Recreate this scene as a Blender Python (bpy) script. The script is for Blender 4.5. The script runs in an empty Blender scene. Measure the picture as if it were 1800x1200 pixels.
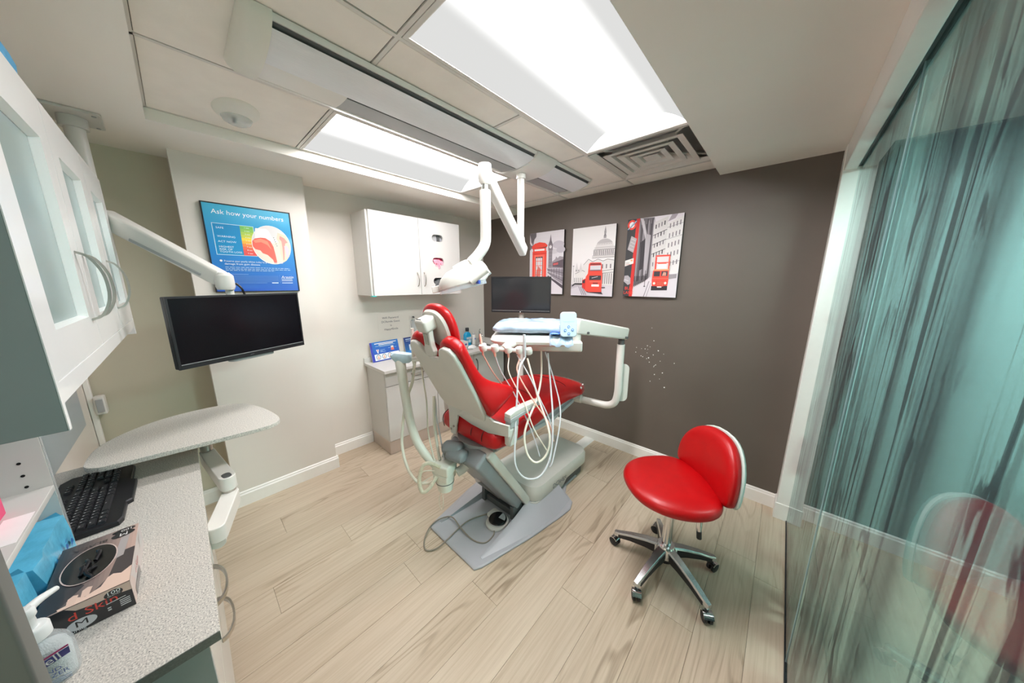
import bpy, bmesh, math, random
from mathutils import Vector, Matrix, Euler
random.seed(7)
PI = math.pi
scene = bpy.context.scene
COL = scene.collection

# ------------------------------------------------------------------ camera
CAM_Z = 1.5384
cd = bpy.data.cameras.new('camera')
cam = bpy.data.objects.new('camera', cd)
COL.objects.link(cam)
cam.location = (0.0, 0.0, CAM_Z)
_yaw, _pit, _rol = 0.7368, -0.1956, 0.0027
_f = Vector((-math.sin(_yaw) * math.cos(_pit), math.cos(_yaw) * math.cos(_pit), math.sin(_pit)))
_r = Vector((math.cos(_yaw), math.sin(_yaw), 0.0))
_u = _r.cross(_f)
_r, _u = _r * math.cos(_rol) + _u * math.sin(_rol), -_r * math.sin(_rol) + _u * math.cos(_rol)
cam.rotation_euler = Matrix((_r, _u, -_f)).transposed().to_euler()
cd.sensor_width = 36.0
cd.lens = 36.0 * 524.85 / 1800.0
cd.clip_start = 0.02
cd.clip_end = 50
scene.camera = cam

# ------------------------------------------------------------------ world, exposure
world = bpy.data.worlds.new('world')
scene.world = world
world.use_nodes = True
_bg = world.node_tree.nodes['Background']
_bg.inputs['Color'].default_value = (0.80, 0.86, 0.88, 1)
_bg.inputs['Strength'].default_value = 0.25
scene.view_settings.view_transform = 'Standard'
scene.view_settings.look = 'None'
scene.view_settings.exposure = 0.60
scene.view_settings.gamma = 1.0
scene.view_settings.use_curve_mapping = False
scene.cycles.use_denoising = True
scene.cycles.max_bounces = 10
scene.cycles.diffuse_bounces = 5
scene.cycles.transparent_max_bounces = 16
scene.cycles.sample_clamp_indirect = 6.0
scene.cycles.caustics_reflective = False
scene.cycles.caustics_refractive = False

LIGHT_LENS = 29.0      # emission of the right troffer's lens
LIGHT_LENS_L = 20.0    # and of the dimmer left one
CORRIDOR_W = 120.0
HALL_W = 8.0          # watts of the unseen fill lamp added in the hall behind the camera
# # watts of the unseen corridor lamp added to brighten the teal wall

# ------------------------------------------------------------------ materials
def lin(c):
    return tuple(((v / 255.0) / 12.92 if v / 255.0 <= 0.04045 else (((v / 255.0) + 0.055) / 1.055) ** 2.4) for v in c)

MATS = {}
def mat(name, rgb, rough=0.5, metal=0.0, var=0.04, scale=30.0, bump=0.0, bscale=200.0, spec=0.5, coat=0.0, sheen=0.0, stretch=None):
    """principled material with a little procedural variation of tone and relief"""
    if name in MATS:
        return MATS[name]
    m = bpy.data.materials.new(name)
    m.use_nodes = True
    nt = m.node_tree
    b = nt.nodes['Principled BSDF']
    c = lin(rgb)
    b.inputs['Roughness'].default_value = rough
    b.inputs['Metallic'].default_value = metal
    b.inputs['Specular IOR Level'].default_value = spec
    b.inputs['Coat Weight'].default_value = coat
    tc = nt.nodes.new('ShaderNodeTexCoord')
    mp = nt.nodes.new('ShaderNodeMapping')
    if stretch:
        mp.inputs['Scale'].default_value = stretch
    nt.links.new(tc.outputs['Object'], mp.inputs['Vector'])
    nz = nt.nodes.new('ShaderNodeTexNoise')
    nz.inputs['Scale'].default_value = scale
    nz.inputs['Detail'].default_value = 4
    nt.links.new(mp.outputs['Vector'], nz.inputs['Vector'])
    rp = nt.nodes.new('ShaderNodeValToRGB')
    rp.color_ramp.elements[0].position = 0.3
    rp.color_ramp.elements[1].position = 0.7
    rp.color_ramp.elements[0].color = tuple(max(0, v * (1 - var)) for v in c) + (1,)
    rp.color_ramp.elements[1].color = tuple(min(1, v * (1 + var)) for v in c) + (1,)
    nt.links.new(nz.outputs['Fac'], rp.inputs['Fac'])
    nt.links.new(rp.outputs['Color'], b.inputs['Base Color'])
    if bump > 0:
        n2 = nt.nodes.new('ShaderNodeTexNoise')
        n2.inputs['Scale'].default_value = bscale
        n2.inputs['Detail'].default_value = 3
        nt.links.new(tc.outputs['Object'], n2.inputs['Vector'])
        bp = nt.nodes.new('ShaderNodeBump')
        bp.inputs['Strength'].default_value = bump
        bp.inputs['Distance'].default_value = 0.002
        nt.links.new(n2.outputs['Fac'], bp.inputs['Height'])
        nt.links.new(bp.outputs['Normal'], b.inputs['Normal'])
    MATS[name] = m
    return m

def emis(name, rgb, strength):
    if name in MATS:
        return MATS[name]
    m = bpy.data.materials.new(name)
    m.use_nodes = True
    nt = m.node_tree
    nt.nodes.remove(nt.nodes['Principled BSDF'])
    e = nt.nodes.new('ShaderNodeEmission')
    e.inputs['Color'].default_value = lin(rgb) + (1,)
    e.inputs['Strength'].default_value = strength
    nt.links.new(e.outputs['Emission'], nt.nodes['Material Output'].inputs['Surface'])
    MATS[name] = m
    return m

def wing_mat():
    """side reflector of the troffer: lens light on it painted in as emission"""
    m = bpy.data.materials.new('wing_painted_glow')
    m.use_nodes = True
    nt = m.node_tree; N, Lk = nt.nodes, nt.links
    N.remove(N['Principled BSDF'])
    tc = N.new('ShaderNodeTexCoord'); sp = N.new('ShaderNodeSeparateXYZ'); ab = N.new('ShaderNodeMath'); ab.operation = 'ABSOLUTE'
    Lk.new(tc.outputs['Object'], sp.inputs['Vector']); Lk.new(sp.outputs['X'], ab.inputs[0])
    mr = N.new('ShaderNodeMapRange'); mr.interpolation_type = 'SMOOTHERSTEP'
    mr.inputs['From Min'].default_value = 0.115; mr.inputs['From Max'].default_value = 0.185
    mr.inputs['To Min'].default_value = 0.85; mr.inputs['To Max'].default_value = 0.50  # brighter beside the lens: reflected light put into the emission strength
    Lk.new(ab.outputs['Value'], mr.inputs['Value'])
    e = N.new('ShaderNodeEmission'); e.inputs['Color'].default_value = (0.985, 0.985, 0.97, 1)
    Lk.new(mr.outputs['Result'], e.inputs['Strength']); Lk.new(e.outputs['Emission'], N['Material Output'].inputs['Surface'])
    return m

def print_mat(name, rough=0.5, coat=0.0):
    """flat print: colours come from the mesh's colour attribute"""
    if name in MATS:
        return MATS[name]
    m = bpy.data.materials.new(name)
    m.use_nodes = True
    nt = m.node_tree
    b = nt.nodes['Principled BSDF']
    a = nt.nodes.new('ShaderNodeAttribute')
    a.attribute_name = 'Col'
    nt.links.new(a.outputs['Color'], b.inputs['Base Color'])
    b.inputs['Roughness'].default_value = rough
    b.inputs['Coat Weight'].default_value = coat
    b.inputs['Coat Roughness'].default_value = 0.08
    MATS[name] = m
    return m

def plastic_clear(name, rgb, alpha=0.35, rough=0.15):
    """thin translucent film or clear plastic"""
    if name in MATS:
        return MATS[name]
    m = bpy.data.materials.new(name)
    m.use_nodes = True
    nt = m.node_tree
    b = nt.nodes['Principled BSDF']
    b.inputs['Base Color'].default_value = lin(rgb) + (1,)
    b.inputs['Roughness'].default_value = rough
    b.inputs['Alpha'].default_value = alpha
    n2 = nt.nodes.new('ShaderNodeTexNoise')
    n2.inputs['Scale'].default_value = 25
    n2.inputs['Detail'].default_value = 3
    bp = nt.nodes.new('ShaderNodeBump')
    bp.inputs['Strength'].default_value = 0.5
    bp.inputs['Distance'].default_value = 0.01
    nt.links.new(n2.outputs['Fac'], bp.inputs['Height'])
    nt.links.new(bp.outputs['Normal'], b.inputs['Normal'])
    MATS[name] = m
    return m

def wood_mat():
    m = bpy.data.materials.new('pale_oak_vinyl')
    m.use_nodes = True
    nt = m.node_tree
    N, Lk = nt.nodes, nt.links
    b = N['Principled BSDF']
    tc = N.new('ShaderNodeTexCoord')
    oi = N.new('ShaderNodeObjectInfo')
    add = N.new('ShaderNodeVectorMath'); add.operation = 'ADD'
    mul = N.new('ShaderNodeVectorMath'); mul.operation = 'SCALE'
    cmb = N.new('ShaderNodeCombineXYZ')
    Lk.new(oi.outputs['Random'], cmb.inputs['X']); Lk.new(oi.outputs['Random'], cmb.inputs['Y'])
    Lk.new(cmb.outputs['Vector'], mul.inputs[0]); mul.inputs['Scale'].default_value = 37.0
    Lk.new(tc.outputs['Object'], add.inputs[0]); Lk.new(mul.outputs['Vector'], add.inputs[1])
    def mapped(sx, sy):
        mp = N.new('ShaderNodeMapping'); mp.inputs['Scale'].default_value = (sx, sy, 1)
        Lk.new(add.outputs['Vector'], mp.inputs['Vector']); return mp.outputs['Vector']
    def noise(vec, detail, rough=0.5, dist=0.0):
        n = N.new('ShaderNodeTexNoise'); n.inputs['Scale'].default_value = 1.0; n.inputs['Detail'].default_value = detail
        n.inputs['Roughness'].default_value = rough; n.inputs['Distortion'].default_value = dist
        Lk.new(vec, n.inputs['Vector']); return n.outputs['Fac']
    def rng(fac, a, b_):
        r = N.new('ShaderNodeMapRange'); r.inputs['From Min'].default_value = a; r.inputs['From Max'].default_value = b_
        Lk.new(fac, r.inputs['Value']); return r.outputs['Result']
    def op(kind, a, b_):
        q = N.new('ShaderNodeMath'); q.operation = kind
        for k_, v in ((0, a), (1, b_)):
            if isinstance(v, (int, float)): q.inputs[k_].default_value = v
            else: Lk.new(v, q.inputs[k_])
        return q.outputs['Value']
    field = noise(mapped(5.5, 0.75), 2)                                  # slow field whose contours give the cathedral figure
    rings = op('SINE', op('MULTIPLY', field, 95.0), 0.0)
    rings = rng(rings, 0.15, 1.0)
    fine = noise(mapped(85.0, 2.0), 6, 0.65)
    n1o = fine
    mask = rng(noise(mapped(3.2, 0.9), 2), 0.46, 0.68)                   # where the figure shows
    cloud = rng(noise(mapped(7.0, 1.3), 3), 0.30, 0.72)
    dark = op('ADD', op('MULTIPLY', op('MULTIPLY', rings, mask), 0.42), op('MULTIPLY', rng(fine, 0.42, 0.72), 0.30))
    dark = op('ADD', dark, op('MULTIPLY', cloud, 0.22))
    dark = op('ADD', dark, op('MULTIPLY', oi.outputs['Random'], 0.16))
    rp = N.new('ShaderNodeValToRGB')
    e = rp.color_ramp.elements
    e[0].position = 0.08; e[0].color = lin((205, 190, 168)) + (1,)
    e[1].position = 1.0; e[1].color = lin((126, 108, 87)) + (1,)
    k = e.new(0.42); k.color = lin((186, 169, 146)) + (1,)
    Lk.new(dark, rp.inputs['Fac'])
    Lk.new(rp.outputs['Color'], b.inputs['Base Color'])
    b.inputs['Roughness'].default_value = 0.42
    b.inputs['Specular IOR Level'].default_value = 0.35
    bp = N.new('ShaderNodeBump'); bp.inputs['Strength'].default_value = 0.15; bp.inputs['Distance'].default_value = 0.001
    Lk.new(n1o, bp.inputs['Height']); Lk.new(bp.outputs['Normal'], b.inputs['Normal'])
    return m

def quartz_mat():
    """speckled pale grey laminate for worktops"""
    m = bpy.data.materials.new('speckled_grey_laminate')
    m.use_nodes = True
    nt = m.node_tree; N, Lk = nt.nodes, nt.links
    b = N['Principled BSDF']
    tc = N.new('ShaderNodeTexCoord')
    v = N.new('ShaderNodeTexNoise'); v.inputs['Scale'].default_value = 330.0; v.inputs['Detail'].default_value = 2
    Lk.new(tc.outputs['Object'], v.inputs['Vector'])
    rp = N.new('ShaderNodeValToRGB')
    e = rp.color_ramp.elements
    e[0].position = 0.30; e[0].color = lin((112, 112, 108)) + (1,)
    e[1].position = 0.66; e[1].color = lin((226, 222, 212)) + (1,)
    k = e.new(0.40); k.color = lin((186, 183, 175)) + (1,)
    k = e.new(0.55); k.color = lin((202, 198, 189)) + (1,)
    Lk.new(v.outputs['Fac'], rp.inputs['Fac']); Lk.new(rp.outputs['Color'], b.inputs['Base Color'])
    b.inputs['Roughness'].default_value = 0.35
    return m

def glass_door_mat():
    """blue-green door glass with a printed film of dark birch trunks (streaks stretched up the pane)"""
    m = bpy.data.materials.new('birch_printed_glass')
    m.use_nodes = True
    nt = m.node_tree; N, Lk = nt.nodes, nt.links
    N.remove(N['Principled BSDF'])
    out = N['Material Output']
    tc = N.new('ShaderNodeTexCoord')
    def ramp(fac, a, bpos, inv=False):
        r = N.new('ShaderNodeValToRGB')
        r.color_ramp.elements[0].position = a; r.color_ramp.elements[1].position = bpos
        if inv:
            r.color_ramp.elements[0].color = (1, 1, 1, 1); r.color_ramp.elements[1].color = (0, 0, 0, 1)
        Lk.new(fac, r.inputs['Fac']); return r.outputs['Color']
    def noise(sc, scale, detail, dist=0.0):
        mp = N.new('ShaderNodeMapping'); mp.inputs['Scale'].default_value = sc
        Lk.new(tc.outputs['Object'], mp.inputs['Vector'])
        n = N.new('ShaderNodeTexNoise'); n.inputs['Scale'].default_value = scale; n.inputs['Detail'].default_value = detail
        n.inputs['Distortion'].default_value = dist
        Lk.new(mp.outputs['Vector'], n.inputs['Vector']); return n.outputs['Fac']
    def mult(a, b_):
        q = N.new('ShaderNodeMath'); q.operation = 'MULTIPLY'; Lk.new(a, q.inputs[0]); Lk.new(b_, q.inputs[1]); return q.outputs['Value']
    trunk = ramp(noise((1, 6.0, 0.35), 1.0, 3, 0.25), 0.52, 0.66)            # broad dark trunks
    knots = ramp(noise((1, 14.0, 3.4), 1.0, 4, 0.9), 0.55, 0.61)             # bark marks
    line = ramp(noise((1, 34.0, 0.9), 1.0, 5, 0.5), 0.55, 0.60)
    zone = ramp(noise((1, 3.0, 0.25), 1.0, 2), 0.36, 0.48)
    mx = N.new('ShaderNodeMath'); mx.operation = 'MAXIMUM'
    Lk.new(trunk, mx.inputs[0]); Lk.new(mult(knots, zone), mx.inputs[1])
    mx2 = N.new('ShaderNodeMath'); mx2.operation = 'MAXIMUM'
    Lk.new(mx.outputs['Value'], mx2.inputs[0]); Lk.new(mult(line, zone), mx2.inputs[1])
    sc = N.new('ShaderNodeMath'); sc.operation = 'MULTIPLY'; sc.inputs[1].default_value = 0.80
    Lk.new(mx2.outputs['Value'], sc.inputs[0])
    tr = N.new('ShaderNodeBsdfTransparent'); tr.inputs['Color'].default_value = (0.74, 0.90, 0.89, 1)
    film = N.new('ShaderNodeBsdfDiffuse'); film.inputs['Color'].default_value = lin((150, 192, 192)) + (1,)
    milk = N.new('ShaderNodeMixShader'); milk.inputs['Fac'].default_value = 0.12
    Lk.new(tr.outputs['BSDF'], milk.inputs[1]); Lk.new(film.outputs['BSDF'], milk.inputs[2])
    ink = N.new('ShaderNodeBsdfDiffuse'); ink.inputs['Color'].default_value = lin((30, 34, 44)) + (1,)
    pr = N.new('ShaderNodeMixShader')
    Lk.new(sc.outputs['Value'], pr.inputs['Fac']); Lk.new(milk.outputs['Shader'], pr.inputs[1]); Lk.new(ink.outputs['BSDF'], pr.inputs[2])
    gl = N.new('ShaderNodeBsdfGlossy'); gl.inputs['Roughness'].default_value = 0.01
    fr = N.new('ShaderNodeFresnel'); fr.inputs['IOR'].default_value = 1.45
    g = N.new('ShaderNodeMixShader')
    fm = N.new('ShaderNodeMath'); fm.operation = 'MULTIPLY'; fm.inputs[1].default_value = 0.85   # coated glass reflects less
    Lk.new(fr.outputs['Fac'], fm.inputs[0]); Lk.new(fm.outputs['Value'], g.inputs['Fac']); Lk.new(pr.outputs['Shader'], g.inputs[1]); Lk.new(gl.outputs['BSDF'], g.inputs[2])
    Lk.new(g.outputs['Shader'], out.inputs['Surface'])
    return m

M = dict(
    wall=mat('warm_white_paint', (224, 219, 210), 0.6, var=0.015, scale=3, bump=0.05, bscale=350),
    khaki=mat('khaki_wall', (203, 197, 176), 0.6, var=0.02, scale=3, bump=0.05, bscale=350),  # alcove wall, yellower and darker than the white walls
    dark=mat('charcoal_brown_paint', (98, 89, 81), 0.5, var=0.05, scale=2.5, bump=0.06, bscale=300),
    teal=mat('teal_corridor_paint', (172, 206, 205), 0.6, var=0.02, scale=3),
    ceil=mat('ceiling_paint', (240, 236, 227), 0.75, var=0.015, scale=3),
    tile=mat('ceiling_tile', (240, 234, 224), 0.85, var=0.03, scale=9, bump=0.15, bscale=90),
    tbar=mat('ceiling_grid_metal', (216, 212, 204), 0.4, var=0.02),
    gap=mat('shadow_gap_grey', (96, 90, 84), 0.8, var=0.05),
    trim=mat('white_gloss_trim', (240, 238, 232), 0.35, var=0.01),
    lam=mat('white_laminate', (208, 207, 202), 0.22, var=0.01, scale=4),
    lamg=mat('cool_white_laminate', (244, 246, 244), 0.18, var=0.015, scale=4),
    greyp=mat('grey_end_panel', (150, 160, 158), 0.35, var=0.03, scale=4),
    splash=mat('pale_blue_grey_panel', (172, 183, 190), 0.3, var=0.02, scale=4),
    toe=mat('brushed_toe_kick', (198, 186, 176), 0.4, metal=0.35, var=0.04, scale=12, stretch=(1, 20, 1)),
    chrome=mat('chrome', (222, 222, 222), 0.12, metal=1.0, var=0.02),
    nickel=mat('brushed_nickel', (196, 190, 182), 0.3, metal=1.0, var=0.05, scale=60),
    alu=mat('satin_aluminium', (228, 229, 231), 0.4, metal=0.12, var=0.03, scale=20, stretch=(20, 1, 1)),
    white=mat('white_enamel', (220, 218, 211), 0.3, var=0.01, scale=6),
    ivory=mat('ivory_plastic', (226, 224, 212), 0.4, var=0.02, scale=10),
    lgrey=mat('light_grey_plastic', (208, 205, 197), 0.42, var=0.02, scale=8),
    mgrey=mat('mid_grey_plastic', (166, 168, 168), 0.45, var=0.03, scale=10),
    dgrey=mat('dark_grey_plastic', (84, 86, 86), 0.45, var=0.05, scale=20),
    base=mat('grey_cast_base', (172, 174, 178), 0.4, var=0.03, scale=6),
    black=mat('black_plastic', (22, 23, 27), 0.45, var=0.1, scale=40, bump=0.1),
    key=mat('black_key', (34, 35, 38), 0.5, var=0.08, scale=60),
    screen=mat('monitor_glass', (9, 10, 16), 0.22, var=0.02, scale=3, spec=0.3),
    screen2=mat('matt_monitor_glass', (42, 43, 45), 0.12, var=0.02, scale=3, spec=0.35),
    red=mat('red_vinyl', (176, 2, 8), 0.36, var=0.06, scale=14, bump=0.12, bscale=420, coat=0.05, spec=0.4),
    seam=mat('dark_red_seam', (74, 4, 8), 0.5, var=0.05),
    wood=wood_mat(),
    quartz=quartz_mat(),
    glassdoor=glass_door_mat(),
    frost=mat('frosted_door_glass', (146, 163, 160), 0.25, var=0.05, scale=2, spec=0.6),
    print=print_mat('matt_print', 0.6),
    gprint=print_mat('gloss_print', 0.35, 0.8),
    lens=emis('troffer_lens', (255, 250, 252), LIGHT_LENS),
    lens_dim=emis('troffer_lens_dim', (255, 250, 252), LIGHT_LENS_L),
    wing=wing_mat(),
    reflector=mat('white_reflector', (246, 246, 244), 0.45, var=0.01),
    film=plastic_clear('clear_barrier_film', (214, 230, 238), 0.42, 0.18),
    bluewrap=plastic_clear('blue_sterile_wrap', (96, 190, 226), 0.78, 0.2),
    clearp=plastic_clear('clear_bottle_plastic', (226, 232, 232), 0.38, 0.08),
    mouthwash=mat('blue_mouthwash', (30, 150, 196), 0.15, var=0.08, scale=12),
    pink=mat('pink_card', (228, 74, 120), 0.5, var=0.04),
    hose=mat('cream_hose', (222, 216, 200), 0.45, var=0.02),
    hoseg=mat('grey_hose', (196, 198, 200), 0.45, var=0.02),
    hosep=mat('pinkish_hose', (226, 178, 160), 0.45, var=0.03),
    cable=mat('taupe_cable', (140, 132, 118), 0.5, var=0.04),
    paper=mat('white_paper', (240, 240, 238), 0.7, var=0.01),
    dark_hole=mat('black_void', (10, 10, 12), 0.9, var=0.05),
    steel=mat('stainless_steel', (190, 190, 186), 0.25, metal=0.9, var=0.04, scale=30),
    bag=mat('pale_blue_film', (166, 187, 206), 0.22, var=0.2, scale=16, bump=0.6, bscale=34, coat=0.3),
    padblue=mat('pale_blue_wrap', (186, 210, 220), 0.25, var=0.06, scale=30, coat=0.3),
    bluebtn=mat('blue_switch', (60, 92, 190), 0.4),
    cable2=mat('beige_corrugated_hose', (206, 196, 174), 0.5, var=0.1, scale=90),
    tealpad=mat('teal_pad', (40, 190, 186), 0.5),
    steelgrey=mat('grey_card', (168, 170, 174), 0.5, var=0.1, scale=90),
    hotpink=mat('hot_pink_card', (226, 70, 112), 0.5, var=0.1, scale=60),
    pinkglove=mat('pink_glove', (240, 150, 168), 0.45, var=0.12, scale=60),
    palework=mat('pale_grey_worktop', (204, 202, 196), 0.35, var=0.04, scale=240),
    wallpaper=mat('notice_sheet', (238, 235, 228), 0.6, var=0.01),
    edgegrey=mat('dark_speckled_edge', (112, 114, 110), 0.4, var=0.15, scale=300),
    bluepouch=mat('blue_pouch', (54, 150, 196), 0.5, var=0.06),
    wrapblue=mat('blue_wrap_film', (96, 188, 222), 0.22, var=0.14, scale=22, bump=0.5, bscale=60, coat=0.3),
    boxtan=mat('tan_card', (206, 178, 164), 0.5),
    gel=mat('clear_gel', (206, 216, 216), 0.2, var=0.04),
    clearcap=mat('milky_plastic', (226, 230, 228), 0.3, var=0.02),
    legend=mat('key_legend', (176, 178, 180), 0.6),
    mgreyl=mat('grey_white_enamel', (206, 205, 198), 0.4, var=0.02),
    shellwhite=mat('pale_green_white_shell', (212, 222, 214), 0.35, var=0.02),
    polished=mat('polished_aluminium', (210, 211, 212), 0.22, metal=0.9, var=0.04, scale=30),
    canvasedge=mat('dark_canvas_edge', (58, 52, 52), 0.7, var=0.1),
    linkgrey=mat('link_grey', (134, 137, 139), 0.45, var=0.03, scale=10),
    blackgloss=mat('black_gloss', (14, 14, 16), 0.12, var=0.05),
    toefilm=plastic_clear('clear_toe_cover', (214, 200, 190), 0.16, 0.2),
    jamb=mat('grey_door_edge', (104, 106, 102), 0.5, var=0.1, scale=4),
)

# ------------------------------------------------------------------ mesh builder
def rrect(w, h, r, n=4):
    """rounded rectangle outline centred on 0,0"""
    r = min(r, w / 2 - 1e-5, h / 2 - 1e-5)
    pts = []
    for cx, cy, a0 in ((w / 2 - r, h / 2 - r, 0), (-w / 2 + r, h / 2 - r, PI / 2), (-w / 2 + r, -h / 2 + r, PI), (w / 2 - r, -h / 2 + r, 1.5 * PI)):
        for i in range(n + 1):
            a = a0 + i * PI / 2 / n
            pts.append((cx + r * math.cos(a), cy + r * math.sin(a)))
    return pts

def ell(w, h, n=24, p=1.0):
    out = []
    for i in range(n):
        a = 2 * PI * i / n
        c, s = math.cos(a), math.sin(a)
        out.append((w * math.copysign(abs(c) ** p, c), h * math.copysign(abs(s) ** p, s)))
    return out

def smooth_path(pts, k=6):
    """Catmull-Rom through the points"""
    P = [Vector(p) for p in pts]
    if len(P) < 3:
        return P
    out = []
    Q = [P[0] * 2 - P[1]] + P + [P[-1] * 2 - P[-2]]
    for i in range(1, len(Q) - 2):
        a, b, c, d = Q[i - 1], Q[i], Q[i + 1], Q[i + 2]
        for j in range(k):
            t = j / k
            out.append(0.5 * ((2 * b) + (c - a) * t + (2 * a - 5 * b + 4 * c - d) * t * t + (3 * b - a - 3 * c + d) * t ** 3))
    out.append(P[-1])
    return out

class MB:
    def __init__(self):
        self.v, self.f, self.c = [], [], []
        self.col = None
    def add(self, verts, faces, col=None):
        o = len(self.v)
        self.v += [Vector(p) for p in verts]
        self.f += [tuple(i + o for i in f) for f in faces]
        self.c += [col] * len(faces)
        return self
    def box(self, x0, x1, y0, y1, z0, z1, T=None):
        vs = [Vector((x, y, z)) for z in (z0, z1) for y in (y0, y1) for x in (x0, x1)]
        if T is not None:
            vs = [T @ v for v in vs]
        return self.add(vs, [(0, 2, 3, 1), (4, 5, 7, 6), (0, 1, 5, 4), (2, 6, 7, 3), (0, 4, 6, 2), (1, 3, 7, 5)])
    def cbox(self, c, s, T=None):
        return self.box(c[0] - s[0] / 2, c[0] + s[0] / 2, c[1] - s[1] / 2, c[1] + s[1] / 2, c[2] - s[2] / 2, c[2] + s[2] / 2, T)
    def loft(self, rings, cap=True, closed=True):
        n = len(rings[0])
        vs = [p for r in rings for p in r]
        fs = []
        for i in range(len(rings) - 1):
            for j in range(n if closed else n - 1):
                a, b = i * n + j, i * n + (j + 1) % n
                fs.append((a, b, b + n, a + n))
        if cap:
            fs.append(tuple(reversed(range(n))))
            fs.append(tuple((len(rings) - 1) * n + j for j in range(n)))
        return self.add(vs, fs)
    def prism(self, poly, z0, z1, T=None):
        """polygon in local xy extruded z0..z1"""
        r0 = [Vector((p[0], p[1], z0)) for p in poly]
        r1 = [Vector((p[0], p[1], z1)) for p in poly]
        if T is not None:
            r0 = [T @ p for p in r0]; r1 = [T @ p for p in r1]
        return self.loft([r0, r1])
    def tube(self, pts, r, n=8, smooth=True, k=6, cap=True):
        P = smooth_path(pts, k) if smooth else [Vector(p) for p in pts]
        m = len(P)
        rad = r if isinstance(r, (list, tuple)) else None
        rings = []
        up = None
        for i in range(m):
            t = (P[min(i + 1, m - 1)] - P[max(i - 1, 0)])
            if t.length < 1e-9:
                t = Vector((0, 0, 1))
            t.normalize()
            if up is None:
                up = Vector((0, 0, 1)) if abs(t.z) < 0.9 else Vector((1, 0, 0))
            s = t.cross(up)
            if s.length < 1e-6:
                s = t.cross(Vector((0.3, 1, 0.1)))
            s.normalize()
            up = s.cross(t); up.normalize()
            if rad:
                q = i / (m - 1) * (len(rad) - 1)
                a = int(min(q, len(rad) - 2)); rr = rad[a] + (rad[a + 1] - rad[a]) * (q - a)
            else:
                rr = r
            rings.append([P[i] + s * (rr * math.cos(2 * PI * j / n)) + up * (rr * math.sin(2 * PI * j / n)) for j in range(n)])
        return self.loft(rings, cap)
    def cyl(self, a, b, r, n=20, r2=None):
        return self.tube([a, b], [r, r if r2 is None else r2], n, smooth=False)
    def lathe(self, prof, c=(0, 0, 0), n=24, T=None, cap=True):
        """(radius, height) profile turned about local z"""
        rings = []
        for r, h in prof:
            ring = [Vector((c[0] + r * math.cos(2 * PI * j / n), c[1] + r * math.sin(2 * PI * j / n), c[2] + h)) for j in range(n)]
            rings.append([T @ p for p in ring] if T is not None else ring)
        return self.loft(rings, cap)
    def poly(self, pts3, col=None):
        return self.add(pts3, [tuple(range(len(pts3)))], col)

ROOTM = {}
def wm(o):
    return ROOTM.get(o.name, Matrix.Identity(4))

def obj(name, mb, m, parent=None, smooth=False, bevel=0.0, subs=0, world_coords=True, seg=2, kind=None, label=None):
    """links the builder's geometry as ONE mesh object; vertices are world coordinates unless told otherwise"""
    me = bpy.data.meshes.new(name)
    vs = mb.v
    if parent is not None and world_coords:
        inv = wm(parent).inverted()
        vs = [inv @ v for v in vs]
    me.from_pydata([tuple(v) for v in vs], [], mb.f)
    me.validate()
    if any(c is not None for c in mb.c):
        ca = me.color_attributes.new('Col', 'FLOAT_COLOR', 'CORNER')
        for p in me.polygons:
            c = mb.c[p.index] if p.index < len(mb.c) and mb.c[p.index] is not None else (200, 200, 200)
            cl = lin(c) + (1,)
            for li in p.loop_indices:
                ca.data[li].color = cl
    bm = bmesh.new(); bm.from_mesh(me)
    if not any(c is not None for c in mb.c):
        bmesh.ops.recalc_face_normals(bm, faces=bm.faces)
    bm.to_mesh(me); bm.free()
    o = bpy.data.objects.new(name, me)
    COL.objects.link(o)
    if isinstance(m, (list, tuple)):
        for q in m:
            me.materials.append(q)
    else:
        me.materials.append(m)
    if smooth:
        for p in me.polygons:
            p.use_smooth = True
    if bevel > 0:
        b = o.modifiers.new('bevel', 'BEVEL'); b.width = bevel; b.segments = seg; b.limit_method = 'ANGLE'; b.angle_limit = math.radians(35)
        b.harden_normals = False
        for p in me.polygons:
            p.use_smooth = True
        if not subs:
            w = o.modifiers.new('wn', 'WEIGHTED_NORMAL'); w.keep_sharp = True
    if subs:
        s = o.modifiers.new('subs', 'SUBSURF'); s.levels = subs; s.render_levels = subs
        for p in me.polygons:
            p.use_smooth = True
    if smooth and not bevel and not subs:
        try:
            me.set_sharp_from_angle(angle=math.radians(40))
        except Exception:
            pass
    if parent is not None:
        o.parent = parent
        ROOTM[o.name] = wm(parent)
    if kind:
        o['kind'] = kind
    if label:
        o['label'] = label
    return o

def thing(name, label, cat, loc=(0, 0, 0), rz=0.0, group=None):
    o = bpy.data.objects.new(name, None)
    COL.objects.link(o)
    o.empty_display_size = 0.05
    o.location = loc
    o.rotation_euler = (0, 0, rz)
    ROOTM[o.name] = Matrix.Translation(loc) @ Matrix.Rotation(rz, 4, 'Z')
    o['label'] = label
    o['category'] = cat
    if group:
        o['group'] = group
    return o

def tag(o, label, cat, group=None):
    o['label'] = label
    o['category'] = cat
    if group:
        o['group'] = group
    return o

def struct(name, mb=None, m=None, label=None, loc=(0, 0, 0), **kw):
    if mb is None:
        o = bpy.data.objects.new(name, None); COL.objects.link(o); o.location = loc
        ROOTM[o.name] = Matrix.Translation(loc)
    else:
        o = obj(name, mb, m, **kw)
    o['kind'] = 'structure'
    if label:
        o['label'] = label
    return o

def frame(origin, xdir, ydir):
    """matrix taking local (x, y, z) to a plane in the world"""
    x = Vector(xdir).normalized(); y = Vector(ydir); y = (y - x * y.dot(x)).normalized(); z = x.cross(y)
    mt = Matrix.Identity(4)
    for i in range(3):
        mt[i][0], mt[i][1], mt[i][2], mt[i][3] = x[i], y[i], z[i], origin[i]
    return mt

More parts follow.
